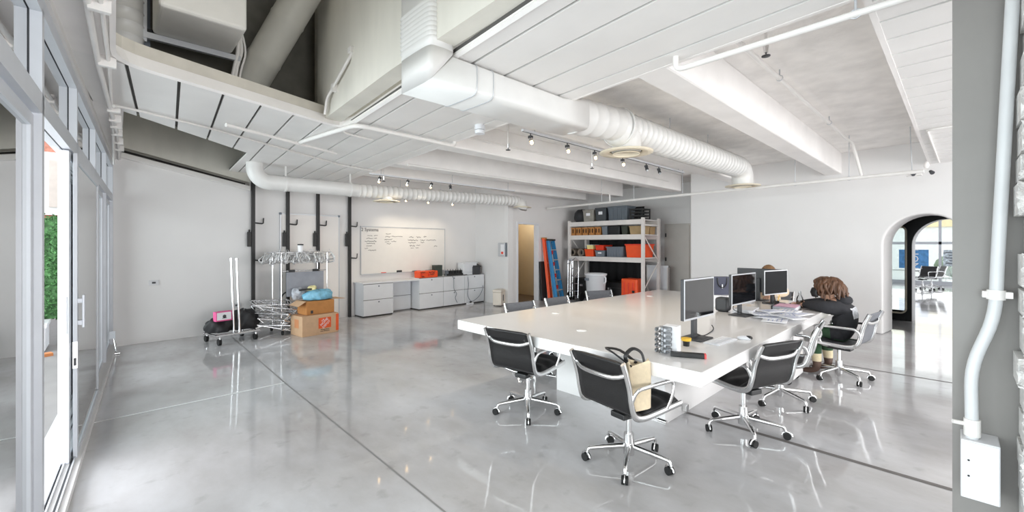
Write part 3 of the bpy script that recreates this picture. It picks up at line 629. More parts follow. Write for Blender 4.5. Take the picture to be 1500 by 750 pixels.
for k, (a, b, m_) in enumerate(((.03, .01, SIL), (-.02, .02, BLACK), (.01, -.03, mat('yellow_plastic', (236, 190, 60), .5)))): MB().cyl((0, 0, .01), (a, b, .15), .004, n=6).build('pen', m_, pc)
pk = MB().b2(-.19, .19, -.14, .14, 0, .012).build('pink_folder', mat('pink_card', (226, 178, 200), .7), None, (6.30, 1.30, TZ), (0, 0, R_(12)), bevel=.002); tag(pk, 'flat pink folder on the tabletop by the glass bottle', 'folder')
tr_ = thing('toiletry_jars', 'small tan jars in a shallow tray below the large black monitor', 'jars', (6.02, 1.95, TZ))
MB().b2(-.06, .06, -.14, .14, 0, .012).build('tray', WHITEM, tr_)
for k in range(3): MB().lathe([(.025, .012), (.03, .03), (.026, .07), (.02, .075)], (0, -.09+.085*k, 0), n=12).build('jar', mat('tan_ceramic', (214, 178, 132), .5), tr_)

# mobile drawer pedestal under the table
mp2 = thing('drawer_pedestal', 'white mobile drawer pedestal with chrome handles under the tabletop', 'drawers', (5.42, 1.42, 0))
MB().b2(-.20, .20, -.22, .22, .06, .60).build('carcass', WHITEG, mp2, bevel=.003)
for z0, z1 in ((.07, .23), (.235, .395), (.40, .59)):
    dr = MB().b2(-.195, .195, -.238, -.221, z0, z1).build('drawer', WHITEG, mp2, bevel=.003)
    MB().cyl((-.10, -.26, z1-.03), (.10, -.26, z1-.03), .006, n=8).cyl((-.1, -.26, z1-.03), (-.1, -.238, z1-.03), .005, n=6).cyl((.1, -.26, z1-.03), (.1, -.238, z1-.03), .005, n=6).build('handle', CHROME, dr)
for a, b in ((-.16, -.18), (.16, -.18), (-.16, .18), (.16, .18)): MB().cyl((a-.012, b, .03), (a+.012, b, .03), .03, n=14).b2(a-.01, a+.01, b-.01, b+.01, .03, .062).build('caster', RUBBER, mp2)
# ------------------------------------------------------------------ along the back wall
def wallthing(name, label, cat, x, off=0.0, z=0, group=None):      # origin on the wall face, local +x along the wall, local -y into the room
    return thing(name, label, cat, (x, yb(x)-off, z), WB_A, group)
# black display poles
PB = mat('black_painted_steel', (34, 33, 33), .5, var=.08)
for x, lb_ in ((1.84, 'black wall pole with hooks beside the cart with dark bags'), (2.41, 'black wall pole with hooks behind the clear hangers, nearer the cart'), (2.96, 'black wall pole with hooks behind the clear hangers, nearer the whiteboard'), (3.60, 'black wall pole with hooks beside the drawer cabinets')):
    t = wallthing('display_pole', lb_, 'pole', x, .06, 0, 'black poles along the back wall')
    MB().b2(-.026, .026, -.026, .026, 0, 2.72).build('pole', PB, t)
    MB().b2(-.09, -.03, -.03, .02, 1.46, 1.72).cyl((-.06, -.0, 1.72), (-.06, 0, 1.76), .015, n=8).build('latch', PB, t, bevel=.006)
    for z in (1.22, 1.88):
        MB().tube(fillet([(.03, -.0, z), (.14, -.0, z-.01), (.16, -.0, z), (.165, 0, z+.09)], .02), .010, 6, flat=.014).build('hook', PB, t)
# tall framed panel
t = wallthing('framed_panel', 'tall blank white panel with thin grey frame behind the black poles', 'panel', 2.84, .004)
MB().b2(-.54, .54, -.02, 0, .02, 2.06).build('panel_board', mat('panel_white', (236, 231, 227), .4, var=.01), t)
MB().b2(-.56, -.54, -.028, .0, .02, 2.08).b2(.54, .56, -.028, 0, .02, 2.08).b2(-.56, .56, -.028, 0, 2.06, 2.08).build('frame', SIL, t)
for s in (-1, 1): MB().b2(s*.55-.02, s*.55+.02, -.034, 0, 2.05, 2.09).build('corner_cap', GREYP, t, bevel=.006)
# wall outlets
for x, z, lb_ in ((.50, .91, 'small double outlet plate alone on the white wall'), (1.60, .45, 'small outlet plate on the white wall above dark bags')):
    t = wallthing('power_outlet', lb_, 'outlet', x, .0, z)
    MB().b2(-.06, .06, -.01, 0, -.04, .04).build('cover_plate', mat('grey_plate', (214, 214, 216), .4), t, bevel=.004)
    MB().b2(-.022, .022, -.014, -.009, -.014, .014).build('socket', DARK, t)
# whiteboard
wbx0, wbx1 = 3.87, 6.07; wbw = (wbx1-wbx0)/cw
t = wallthing('whiteboard', 'wide whiteboard with marker notes above the drawer cabinets', 'whiteboard', wbx0, .004, .87)
WBM = mat('whiteboard_enamel', (232, 229, 225), .18, var=.015)
MB().b2(0, wbw, -.014, 0, 0, 1.01).build('board', WBM, t)
MB().b2(-.015, wbw+.015, -.024, 0, 1.0, 1.02).b2(-.015, .0, -.024, 0, -.01, 1.01).b2(wbw, wbw+.015, -.024, 0, -.01, 1.01).b2(-.015, wbw+.015, -.06, 0, -.02, .0).build('frame', SIL, t)
MB().b2(.85, .97, -.05, -.015, .0, .04).build('eraser', BLACK, t, bevel=.004)
for x in (.45, 1.25, 1.35, 1.62, 1.72, 1.9): MB().cyl((x, -.04, .008), (x+.12, -.04, .008), .008, n=8).build('marker', random.choice((BLACK, RED, GREYP)), t)
text_part('2 Systems', .10, MARK, t, (.20, -.016, .945), (R_(90), 0, 0), 'heading')
def scribble(x0, x1, z, h):
    n = int((x1-x0)/.014); pts = []
    for i in range(n+1):
        pts.append((x0+(x1-x0)*i/n, -.0155, z+h*random.uniform(-.5, .5)*(0 if random.random() < .12 else 1)))
    MB().tube(pts, .0045, 4).build('marker_note', MARK, t)
for x0, x1, z, h in ((.14, .25, .82, .025), (.30, .38, .825, .03), (.12, .27, .76, .025), (.30, .36, .765, .02), (.08, .35, .70, .03), (.13, .31, .65, .03), (.12, .24, .60, .025), (.08, .15, .54, .03), (.16, .34, .50, .03),
    (.58, .70, .86, .03), (.57, .69, .80, .03), (.72, 1.0, .81, .02), (.55, .74, .74, .03), (.56, .66, .69, .025), (.72, .84, .70, .02), (.60, .70, .645, .03),
    (1.18, 1.30, .80, .035), (1.38, 1.50, .80, .03), (1.58, 1.66, .815, .03), (1.15, 1.42, .73, .03), (1.16, 1.36, .67, .025), (1.48, 1.62, .73, .03), (1.66, 1.94, .735, .025), (1.50, 1.60, .68, .03), (1.20, 1.34, .60, .045), (1.38, 1.48, .61, .025), (1.22, 1.30, .54, .025), (1.36, 1.44, .55, .02), (1.88, 1.98, .59, .03)):
    scribble(x0, x1, z, h)
# drawer cabinets
CABW = mat('white_cabinet_enamel', (224, 226, 230), .35, var=.02); KICK = mat('dark_plinth', (70, 68, 66), .7)
def lateral(x0, x1, ht, lb_, fr=.40):
    wd = (x1-x0)/cw; t = wallthing('lateral_file', lb_, 'cabinet', x0, .012, 0, 'white drawer cabinets along the back wall')
    MB().b2(0.003, wd-.003, -fr+.02, 0, .03, ht).build('carcass', CABW, t); MB().b2(.01, wd-.01, -fr+.03, -.01, 0, .03).build('plinth', KICK, t)
    hm = (ht-.03)/2
    for k in range(2):
        d = MB().b2(.004, wd-.004, -fr, -fr+.018, .034+k*hm, .03+(k+1)*hm-.006).build('drawer', CABW, t, bevel=.003)
        MB().b2(.004, wd-.004, -fr+.004, -fr+.019, .03+(k+1)*hm-.008, .03+(k+1)*hm+.004).build('seam', KICK, t)  # dark strip standing in for the shadow in the gap between drawers
        MB().cyl((wd/2, -fr-.006, .03+(k+1)*hm-.05), (wd/2, -fr+.002, .03+(k+1)*hm-.05), .016, n=12).build('lock', GREYP, d)
    return t
lateral(3.72, 4.40, .68, 'white two drawer cabinet nearest the black pole')
lateral(5.06, 5.74, .73, 'white two drawer cabinet under the orange case'); lateral(5.74, 6.39, .73, 'white two drawer cabinet under the row of radio chargers'); lateral(6.39, 7.06, .73, 'white two drawer cabinet under the printer in the corner')
t = wallthing('desk_worktop', 'thin white worktop bridging two drawer cabinets below whiteboard', 'worktop', 3.70, .01)
MB().b2(0, 1.37, -.40, 0, .685, .712).build('top_board', CABW, t, bevel=.002); MB().b2(.72, 1.34, -.09, -.07, .03, .68).build('back_panel', CABW, t); MB().b2(.72, 1.34, -.094, -.09, .34, .348).build('seam', KICK, t)
# items on the cabinets
def oncab(name, label, cat, x, off, z=.73, rz=0): return thing(name, label, cat, (x, yb(x)-off, z), WB_A+rz)
t = oncab('orange_case', 'orange hard case with black handwriting on the drawer cabinet', 'case', 5.36, .27)
MB().b2(-.26, .26, -.10, .10, .0, .155).build('case_body', ORANGE, t, bevel=.012); MB().b2(-.262, .262, -.102, .102, .10, .108).build('lid_seam', RED, t)
for x in (-.2, .0): MB().b2(x-.02, x+.02, -.115, -.10, .04, .10).build('latch', RED, t)
for x0, x1, z in ((-.22, -.10, .125), (-.2, -.12, .03), (.0, .18, .118), (.02, .16, .075)):
    MB().tube([(x0+(x1-x0)*i/10, -.104, z+random.uniform(-.016, .016)) for i in range(11)], .006, 4).build('handwriting', MARK, t)
t = oncab('green_binder_box', 'upright dark green box behind the orange case', 'box', 5.75, .16); MB().b2(-.11, .11, -.06, .06, 0, .27).build('box_body', mat('dark_green_board', (56, 66, 60), .6), t, bevel=.003); MB().b2(-.112, .112, -.062, .062, .22, .226).build('lid_edge', BLACK, t)
t = oncab('small_grey_box', 'small grey upright box between green box and chargers', 'box', 6.0, .22); MB().b2(-.04, .04, -.03, .03, 0, .13).build('box_body', GREYP, t, bevel=.004); MB().b2(-.041, .041, -.031, .031, .1, .105).build('band', DARK, t)
t = oncab('radio_charger', 'long black multi charger holding a row of handheld radios', 'charger', 6.28, .22)
MB().prism([(-.09, 0), (.09, 0), (.07, .05), (-.05, .05)], -.30, .30, lambda u, v, k: (k, u, v)).build('charger_base', BLACK, t)
for k in range(7):
    r = MB().b2(-.27+k*.082, -.215+k*.082, -.03, .02, .045, .125).build('radio', BLACK, t, bevel=.008); MB().cyl((-.255+k*.082, 0, .12), (-.255+k*.082, 0, .16), .006, n=6).build('antenna', BLACK, r)
t = oncab('printer', 'white office printer with open black front tray in the corner', 'printer', 6.76, .20)
MB().b2(-.30, .16, -.10, .14, .06, .29).build('printer_body', CABW, t, bevel=.02); MB().b2(.0, .24, -.14, .14, .0, .20).build('front_unit', DARK, t, bevel=.012)
MB().prism([(-.15, .19), (-.15, .21), (.10, .30), (.13, .27), (.1, .19)], .02, .26, lambda u, v, k: (k, u, v)).build('scanner_hood', BLACK, t); MB().b2(-.30, .24, -.06, .14, .28, .31).build('lid', CABW, t, bevel=.012); MB().b2(-.30, .0, -.1, .12, 0, .06).build('printer_base', CABW, t)
for lb_, pts in (('dark cable hanging down the cabinet front below chargers', [(6.02, .40, .74), (6.05, .44, .66), (6.06, .44, .42), (6.14, .44, .30), (6.10, .44, .20), (6.16, .44, .08)]), ('grey power cable looping to the floor below printer', [(6.52, .40, .74), (6.52, .44, .5), (6.50, .44, .22), (6.62, .46, .07), (6.86, .46, .18), (7.0, .45, .38), (7.07, .30, .52)])):
    tag(cable([(x, yb(x)-o, z) for x, o, z in pts], .007, GREYP), lb_, 'cable')
t = oncab('power_strip', 'small white power strip lying at the cabinet foot', 'power strip', 6.52, .50, 0); MB().b2(-.10, .10, -.03, .03, 0, .045).build('strip_body', WHITEM, t, bevel=.006); MB().b2(.0, .05, -.02, .02, .045, .08).build('plug', BLACK, t, bevel=.004)
# shredder in the corner
t = thing('paper_shredder', 'cream paper shredder with dark side by the jog wall', 'shredder', (6.94, 7.75, 0), R_(28))
MB().b2(-.15, .15, -.11, .11, .02, .33).build('bin', BEIGE, t, bevel=.012); MB().b2(-.16, .16, -.12, .12, .33, .40).build('head', BEIGE, t, bevel=.02); MB().b2(-.025, .025, -.114, -.108, .12, .27).build('window', DARK, t); MB().b2(.150, .156, -.10, .10, .03, .38).build('side_panel', DARK, t)
for a in (-.12, .12):
    for b in (-.08, .08): MB().cyl((a, b, 0), (a, b, .02), .015, n=8).build('foot', BLACK, t)
# wall cabinet by the door
t = thing('notice_holder', 'small grey document holder with notices on the wall by doorway', 'notice holder', (7.10, 7.78, 1.20)); MB().b2(-.06, .0, -.12, .12, 0, .34).build('holder', SIL, t, bevel=.004); MB().b2(-.064, -.06, -.10, .02, .05, .30).build('notice', PAPER, t); MB().b2(-.066, -.064, -.08, .0, .06, .12).build('red_notice', RED, t)
MB().b2(-.03, .0, -.14, -.12, .0, .34).build('holder_side', GREYP, t)

# ------------------------------------------------------------------ cart with dark bags
ct = thing('garment_cart', 'chrome rolling cart with two tall posts against the white wall', 'cart', (1.40, 7.72, 0), R_(12))
for a, b in ((-.25, -.16), (.25, -.16), (-.25, .30), (.25, .30)):
    c = MB().cyl((a, b, .06), (a, b, .13), .012, n=8).build('caster', CHROME, ct); MB().cyl((a-.018, b+.02, .05), (a+.018, b+.02, .05), .05, n=16).build('wheel', RUBBER, c)
for y in (-.16, .30): MB().cyl((-.30, y, .14), (.30, y, .14), .020, n=10).build('base_tube', CHROME, ct)
for x in (-.28, .28): MB().cyl((x, -.16, .14), (x, .30, .14), .016, n=10).build('cross_tube', CHROME, ct)
for x, y in ((.02, -.15), (-.025, -.07)): MB().cyl((x, y, .14), (x-.04, y, 1.27), .016, n=12).cyl((x-.04, y, 1.26), (x-.04, y, 1.29), .021, n=12).build('post', CHROME, ct)
MB().cyl((-.28, -.07, .14), (.28, -.07, .14), .014, n=10).build('cross_tube', CHROME, ct)
def lump(name, label, cat, m_, loc, r, rz, seed, squash=.5, nz=.16):
    random.seed(seed); ph = [random.uniform(0, 6) for _ in range(8)]
    mb_ = MB(); nu, nv = 30, 18
    def fn(u, v):
        a = 2*math.pi*u; b = math.pi*(v-.5)*.998; k = 1+nz*(math.sin(3*a+ph[0])*math.cos(2*b+ph[1])+.6*math.sin(5*a+ph[2]+3*b)+.4*math.sin(9*a+ph[3]-5*b))
        z = math.sin(b)*r[2]*k
        return (math.cos(a)*abs(math.cos(b))**.6*r[0]*k, math.sin(a)*abs(math.cos(b))**.6*r[1]*k, max(z, -r[2]*squash))
    mb_.grid(fn, nu, nv); o = mb_.build(name, m_, None, loc, (0, 0, rz)); random.seed(7); return tag(o, label, cat)
BAGM = mat('black_nylon', (40, 40, 42), .6, var=.2, scale=12, bump=.4)
lump('duffel_bag', 'slumped black nylon bag at the wall end of chrome cart', 'bag', BAGM, (1.24, 7.80, .235), (.21, .14, .14), R_(20), 5)
lump('garment_bag', 'black folded garment bag fanning out between cart posts', 'bag', BAGM, (1.56, 7.84, .26), (.22, .13, .19), R_(8), 9)
t = thing('pink_carton', 'white carton with pink edges on top of the black bags', 'carton', (1.25, 7.67, .345), R_(14)); MB().b2(-.11, .11, -.05, .05, 0, .14).build('carton_body', mat('pink_board', (226, 92, 150), .6), t); MB().b2(-.10, .092, -.053, -.05, .018, .13).build('label_panel', PAPER, t); MB().cyl((0, -.056, .07), (0, -.052, .07), .025, n=14).b2(-.03, .03, -.056, -.052, .04, .05).build('printed_mark', DARK, t)

# ------------------------------------------------------------------ hanger rack with clear hangers, nested rack frames, boxes
rk = thing('garment_rack', 'chrome garment rack loaded with clear hangers in front of white panel', 'rack', (2.42, 7.96, 0), R_(4))
for x in (-.36, .40):
    for y in (-.2, .2): MB().cyl((x, y, .07), (x, y, 1.36), .010, n=10).build('upright', CHROME, rk)
    MB().cyl((x, -.28, .09), (x, .28, .09), .014, n=10).build('base_tube', CHROME, rk); MB().cyl((x, -.2, 1.36), (x, .2, 1.36), .012, n=10).build('top_tube', CHROME, rk)
    for y in (-.26, .26): MB().cyl((x-.014, y, .035), (x+.014, y, .035), .035, n=12).build('caster', RUBBER, rk)
for y in (-.2, .2): MB().cyl((-.44, y, 1.36), (.44, y, 1.36), .012, n=10).build('hang_rail', CHROME, rk)
MB().cyl((-.36, .2, .42), (.40, .2, .42), .01, n=8).build('stretcher', CHROME, rk)
for x in (-.2, .2): MB().b2(x-.05, x+.05, -.215, -.185, 1.03, 1.07).build('black_clip', BLACK, rk)
MB().b2(-.28, .34, -.20, -.19, .62, 1.03).build('grey_board', mat('pale_slate_board', (150, 152, 160), .6, var=.1), rk); MB().cyl((-.36, -.2, 1.05), (.40, -.2, 1.05), .008, n=8).build('lower_rail', CHROME, rk)
hm = MB(); hm.tube(fillet([(0, 0, 0), (0, 0, .035), (.018, 0, .05), (.03, 0, .03)], .02), .003, 5); hm.tube([(-.20, 0, -.10), (-.1, 0, -.03), (0, 0, 0), (.1, 0, -.03), (.20, 0, -.10), (.15, 0, -.135), (-.15, 0, -.135), (-.20, 0, -.10)], .008, 5, flat=.013)
hme = hm.mesh('clear_hanger'); HGM = mat('clear_frosted_plastic', (240, 241, 244), .12, .0, var=.25, scale=40, spec=.9)
for i in range(60):
    y = -.2 if i % 2 else .2; x = -.48+.96*(i//2)/29+random.uniform(-.01, .01)
    o = link('clothes_hanger', hme, HGM, None, rk.matrix_world @ Vector((0, 0, 0)), None)
    c_, s_ = math.cos(R_(4)), math.sin(R_(4)); o.location = (2.42+c_*x-s_*y, 7.96+s_*x+c_*y, 1.345+random.uniform(-.03, .03)); o.rotation_euler = (random.uniform(-.2, .2), random.uniform(-.15, .15), R_(4)+R_(60)+random.uniform(-.5, .5))
    tag(o, 'clear plastic clothes hanger bunched on the chrome garment rack', 'hanger', 'clear hangers on the garment rack')
t = thing('paper_cup', 'white cup standing on the rail among the clear hangers', 'cup', (2.38, 7.76, 1.37)); MB().lathe([(.038, 0), (.045, .12), (.04, .12), (.034, .005)], n=16).build('cup_body', PAPER, t); MB().lathe([(.047, .115), (.047, .135), (0, .137)], n=16).build('lid', BLACK, t)
for i in range(9):
    fr_ = thing('rack_frame', 'folded chrome rack frame nested in the pile beside cardboard boxes', 'rack frame', (2.02+random.uniform(-.02, .03), 7.95+random.uniform(-.05, .05), .10+.052*i), R_(-18+random.uniform(-22, 22)), 'nested chrome rack frames')
    fr_.rotation_euler = (R_(random.uniform(-9, 9)), R_(8+random.uniform(-11, 11)), fr_.rotation_euler.z)
    lx, ly = .30, .24
    MB().tube(fillet([(-lx, -ly, 0), (lx, -ly, 0), (lx, ly, 0), (-lx, ly, 0), (-lx, -ly, .001)], .04), .012, 7).build('loop', CHROME, fr_)
    for x in (-.20, -.08, .04, .16): MB().cyl((x+random.uniform(-.03, .03), -ly, 0), (x+random.uniform(-.05, .12), ly, .02), .009, n=7).build('cross_bar', CHROME, fr_)
    MB().cyl((lx, -ly+.04, 0), (lx-.05, -ly, -.08), .007, n=6).build('stay', ALUP, fr_); MB().cyl((-lx, -ly, 0), (-lx+.09, -ly-.02, -.06), .007, n=6).build('stay', ALUP, fr_)
    if i == 0:
        for x, y in ((-.28, -.22), (.28, -.22), (-.28, .22), (.28, .22)): MB().cyl((x-.014, y, -.055), (x+.014, y, -.055), .042, n=14).build('caster', RUBBER, fr_)
tag(MB().tube(fillet([(2.08, 7.78, .60), (2.12, 7.78, .68), (2.5, 7.90, .78), (2.56, 7.92, .70)], .05), .012, 8).build('push_handle', BLACK), 'black bent push handle lying across the nested chrome frames', 'handle')
# cardboard boxes
b1 = thing('moving_box', 'large cardboard moving box with orange square logo on the floor', 'box', (2.53, 7.50, 0), R_(8))
MB().b2(-.31, .31, -.20, .20, 0, .33).build('box_body', CARD, b1, bevel=.006); MB().b2(-.312, .312, -.004, .004, .326, .332).build('lid_seam', CARDD, b1)
LOGO = mat('orange_print', (226, 92, 44), .7)
MB().b2(.0-.04, .175-.04+.04, -.2025, -.2, .10, .275).build('logo_square', LOGO, b1)
cxl = .0675
for k, s_ in enumerate(('THE', 'HOME', 'DEPOT')):
    text_part(s_, (.03, .058, .052)[k], PAPER, b1, (cxl+(-.036, -.012, .025)[k], -.2035, .1875+(.045, .014, -.030)[k]), (R_(90), R_(-40), 0), 'logo_lettering')
text_part('Moving Boxes', .026, MARK, b1, (.07, -.2025, .078), (R_(90), 0, 0)); text_part('Large Moving Box', .022, MARK, b1, (.07, -.2025, .052), (R_(90), 0, 0))
MB().b2(.262, .312, -.2025, -.198, .03, .31).build('orange_stripe', LOGO, b1); MB().b2(-.3125, -.31, -.08, .06, .13, .27).build('logo_side', mat('faded_orange_print', (206, 140, 96), .8), b1)
b2_ = thing('open_carton', 'open cardboard carton on top of the large moving box', 'box', (2.56, 7.54, .335), R_(8))
MB().b2(-.24, .24, -.16, .16, 0, .22).build('box_body', CARDD, b2_, bevel=.004); MB().box((.34, 0, .222), (.20, .32, .006), Matrix.Rotation(R_(3), 3, 'Y')).build('flap', CARD, b2_); MB().box((-.31, 0, .19), (.14, .32, .006), Matrix.Rotation(R_(-30), 3, 'Y')).build('flap', CARD, b2_); MB().b2(-.17, -.13, -.163, -.16, .02, .07).build('printed_mark', DARK, b2_)
lump('blue_plastic_bag', 'crumpled light blue plastic bag lying on the open carton', 'bag', mat('blue_film', (120, 184, 212), .25, var=.25, scale=14, bump=.6, spec=.8), (2.60, 7.52, .625), (.25, .14, .10), R_(8), 11, .6, .09)
lump('clear_wrap_bundle', 'grey clear wrapped bundle beside the blue plastic bag', 'bundle', mat('grey_film', (176, 180, 188), .25, var=.3, scale=20, bump=.5, spec=.8), (2.30, 7.62, .66), (.12, .09, .10), R_(30), 21, .8, .12)
lump('yellow_wrap', 'small pale yellow crumpled wrap on the blue plastic bag', 'wrap', mat('pale_yellow_film', (232, 222, 168), .5, var=.2), (2.50, 7.56, .745), (.07, .05, .045), 0, 22, .5, .2)
tag(MB().tube([(2.28, 7.50, .74), (2.40, 7.44, .755), (2.46, 7.46, .75)], .014, 8).build('black_clamp', BLACK), 'black spring clamp lying over the clear wrapped bundle', 'clamp')

# ------------------------------------------------------------------ storage rack
SR = thing('storage_rack', 'white steel pallet rack with three loaded levels in the recess', 'rack', (9.45, 5.28, 0))
RKM = mat('white_rack_paint', (222, 216, 212), .45, var=.04)
D_, L_ = .78, 2.28
for y in (0, L_):
    for x in (0, D_): MB().b2(x-.035, x+.035, y-.035, y+.035, 0, 2.16).build('upright', RKM, SR)
    for z in (.15, 1.98): MB().b2(0, D_, y-.015, y+.015, z-.02, z+.02).build('brace', RKM, SR)
    for (x0, z0, x1, z1) in ((0, .35, D_, 1.05), (D_, 1.05, 0, 1.75)): MB().cyl((x0, y, z0), (x1, y, z1), .016, n=6).build('brace', RKM, SR)
for z in (1.05, 1.63, 2.0):
    for x in (-.02, D_-.02): MB().b2(x, x+.04, 0, L_, z, z+.12).build('beam', RKM, SR)
    MB().b2(.0, D_, .02, L_-.02, z+.10, z+.118).build('shelf_deck', CEIL, SR)
def ry(px):   # pixel column to a place along the rack front
    u = (px-750)/FPX; return 9.60*(math.cos(YAW)-math.sin(YAW)*u)/(math.sin(YAW)+math.cos(YAW)*u)
def tote(px0, px1, z, h, label, m_, lidm=None, depth=.45, x0=9.48, ribs=0, lab=False, cat='tote'):
    y1, y0 = ry(px0), ry(px1); wd = y1-y0-.02; t = thing('storage_tote' if cat == 'tote' else cat.replace(' ', '_'), label, cat, (x0+depth/2, (y0+y1)/2, z))
    MB().box((0, 0, h*.46), (depth*.94, wd*.95, h*.92), taper=.90).build('tub', m_, t, bevel=.008)
    MB().box((0, 0, h*.95), (depth, wd, h*.10)).build('lid', lidm or m_, t, bevel=.008)
    for k in range(ribs): y = -wd*.4+wd*.8*k/max(1, ribs-1); MB().box((-depth*.46, y, h*.45), (.02, .02, h*.8)).build('rib', m_, t)
    if lab: MB().box((-depth*.475, 0, h*.6), (.004, wd*.35, h*.22)).build('label_sticker', PAPER, t)
    return t
GT = mat('translucent_grey_plastic', (150, 146, 138), .4, var=.2); CH_ = mat('charcoal_plastic', (66, 70, 74), .5, var=.08)
lump('black_holdall', 'black holdall bag on the topmost rack level at the wall', 'bag', BAGM, (9.74, 7.36, 2.285), (.20, .20, .20), 0, 31, .8, .05)
tote(856.5, 873.5, 2.12, .33, 'translucent grey tote on the topmost rack level with label', GT, lab=True); tote(874.5, 891.5, 2.12, .36, 'charcoal tote with white label on the topmost rack level', CH_, lab=True); tote(892.5, 922.5, 2.12, .37, 'wide slate grey ribbed tote on the topmost rack level', mat('slate_plastic', (96, 104, 112), .5, var=.06), ribs=5)
t = thing('black_crate', 'open black plastic crate on the topmost rack level at its end', 'crate', (9.72, ry(934), 2.12))
for z in (0, .08, .16, .24): MB().b2(-.2, .2, -.17, -.155, z, z+.035).b2(-.2, .2, .155, .17, z, z+.035).b2(-.2, -.185, -.17, .17, z, z+.035).b2(.185, .2, -.17, .17, z, z+.035).build('slat_ring', BLACK, t)
for a in (-.19, .19):
    for b in (-.16, .16): MB().b2(a-.012, a+.012, b-.012, b+.012, 0, .28).build('corner_post', BLACK, t)
for k in range(5):
    t = tote(836.5+9.4*k, 836.5+9.4*(k+1), 1.75, .22, 'brown slotted cardboard file box in the row on rack', CARDD, cat='file box'); t['group'] = 'slotted file boxes on the rack'
    for s in (-.045, .045): MB().box((-.216, s, .12), (.006, .03, .11)).build('slot', mat('dark_slot', (58, 38, 26), .9), t)
tote(884, 893, 1.75, .23, 'narrow grey tote between file boxes and black bin', GREYP); tote(893.5, 912, 1.75, .24, 'black bin on the middle rack level', BLACK, cat='bin'); tote(912.5, 922.5, 1.75, .22, 'dark olive bin on the middle rack level', mat('dark_olive_plastic', (52, 56, 46), .6), cat='bin'); tote(924, 943.5, 1.75, .21, 'tan carton on the middle rack level inside the end upright', mat('tan_board', (172, 146, 108), .8, var=.1), cat='carton')
tote(930, 943.5, 1.75, .20, 'tan padded case behind the tan carton on the middle rack level', mat('tan_fabric', (182, 150, 110), .8, var=.1), cat='case', depth=.26, x0=9.95)
for px in (841, 853.5):
    t = thing('carpet_roll', 'rolled grey carpet on the lower rack level beside the '+('end upright' if px < 850 else 'small orange box'), 'roll', (9.50, ry(px), 1.275), 0, 'rolls on the lower rack level'); MB().lathe([(.105, 0), (.105, .6), (.07, .6), (.07, .0), (.105, 0)], n=20, rot=Matrix.Rotation(R_(90), 3, 'Y'), cap=False).build('roll_body', mat('grey_brown_carpet', (128, 116, 104), .9, var=.2), t); MB().cyl((.1, 0, 0), (.11, 0, 0), .07).build('roll_core', BLACK, t)
tote(859, 873, 1.17, .20, 'small orange box on the lower rack level by the rolls', ORANGE, cat='box'); tote(862, 872.5, 1.371, .12, 'white and yellow carton on top of small orange box', mat('pale_yellow_board', (236, 222, 150), .7), PAPER, .3, cat='carton')
tote(874, 889.5, 1.17, .17, 'grey tote with white label on the lower rack level', GREYP, lab=True); tote(874.5, 888, 1.342, .14, 'red tool bag on top of grey labelled tote', RED, cat='tool bag'); tote(890.5, 916.5, 1.17, .27, 'tall grey ribbed tote on the lower rack level', GREYP, ribs=6); tote(918, 943.5, 1.17, .34, 'long orange bin on the lower rack level inside the end upright', ORANGE, RED, cat='bin', depth=.68)
for px, dx, lb_ in ((853, -.36, 'chrome hand truck standing in front of the white rack'),):
    t = thing('hand_truck', lb_, 'hand truck', (9.02, ry(859)-.02, 0), R_(-88))
    for s in (-1, 1):
        MB().tube(fillet([(s*.13, 0, .08), (s*.13, .03, .9), (s*.10, .05, 1.08), (0, .05, 1.14)], .08), .014, 8).build('frame_tube', CHROME, t); MB().cyl((s*.17, .08, .11), (s*.21, .08, .11), .11, n=18).build('wheel', RUBBER, t)
    for z in (.25, .45, .65, .85): MB().cyl((-.13, .01+.03*z, z), (.13, .01+.03*z, z), .010, n=8).build('cross_bar', CHROME, t)
    MB().b2(-.17, .17, -.16, .01, .02, .03).build('toe_plate', ALUP, t); MB().cyl((-.2, .08, .11), (.2, .08, .11), .01, n=8).build('axle', CHROME, t)
t = thing('folded_trolley', 'folded chrome trolley standing between ladders and hand truck', 'trolley', (9.10, 7.26, 0), R_(-80))
for s in (-.07, .07): MB().cyl((s, 0, .06), (s, .02, 1.06), .016, n=8).build('post', CHROME, t)
for z in (.3, .98): MB().cyl((-.07, .01, z), (.07, .01, z), .012, n=8).build('cross_bar', CHROME, t)
MB().ball((0, .02, 1.08), (.10, .03, .03), 10, 6).build('grip', SIL, t)
for s in (-.09, .09): MB().cyl((s-.014, .03, .055), (s+.014, .03, .055), .055, n=14).build('wheel', RUBBER, t)
t = thing('trash_barrel', 'large white round trash barrel in front of the rack', 'barrel', (9.10, 6.42, 0)); MB().lathe([(.20, 0), (.22, .02), (.265, .70), (.285, .71), (.285, .75), (.265, .755), (.255, .70), (.21, .03)], n=28).build('tub', WHITEM, t); MB().b2(-.275, -.25, .03, .15, .58, .64).build('label_sticker', GREYP, t)
for s in (-1, 1): MB().tube(fillet([(0, s*.25, .52), (0, s*.30, .54), (0, s*.30, .66), (0, s*.26, .68)], .03), .02, 8).build('handle', WHITEM, t)
t = thing('orange_rolling_case', 'big orange moulded case on the floor under the rack', 'case', (9.55, 5.62, 0)); MB().b2(-.19, .19, -.22, .22, .03, .64).build('case_body', ORANGE, t, bevel=.03, seg=3)
for y in (-.12, 0, .12): MB().b2(-.205, -.19, y-.02, y+.02, .10, .55).build('rib', RED, t, bevel=.004)
MB().b2(-.21, -.19, -.16, -.10, .30, .36).build('latch', BLACK, t)
for a in (-.14, .14):
    for b in (-.17, .17): MB().ball((a, b, .02), .02, 8, 5).build('caster', BLACK, t)
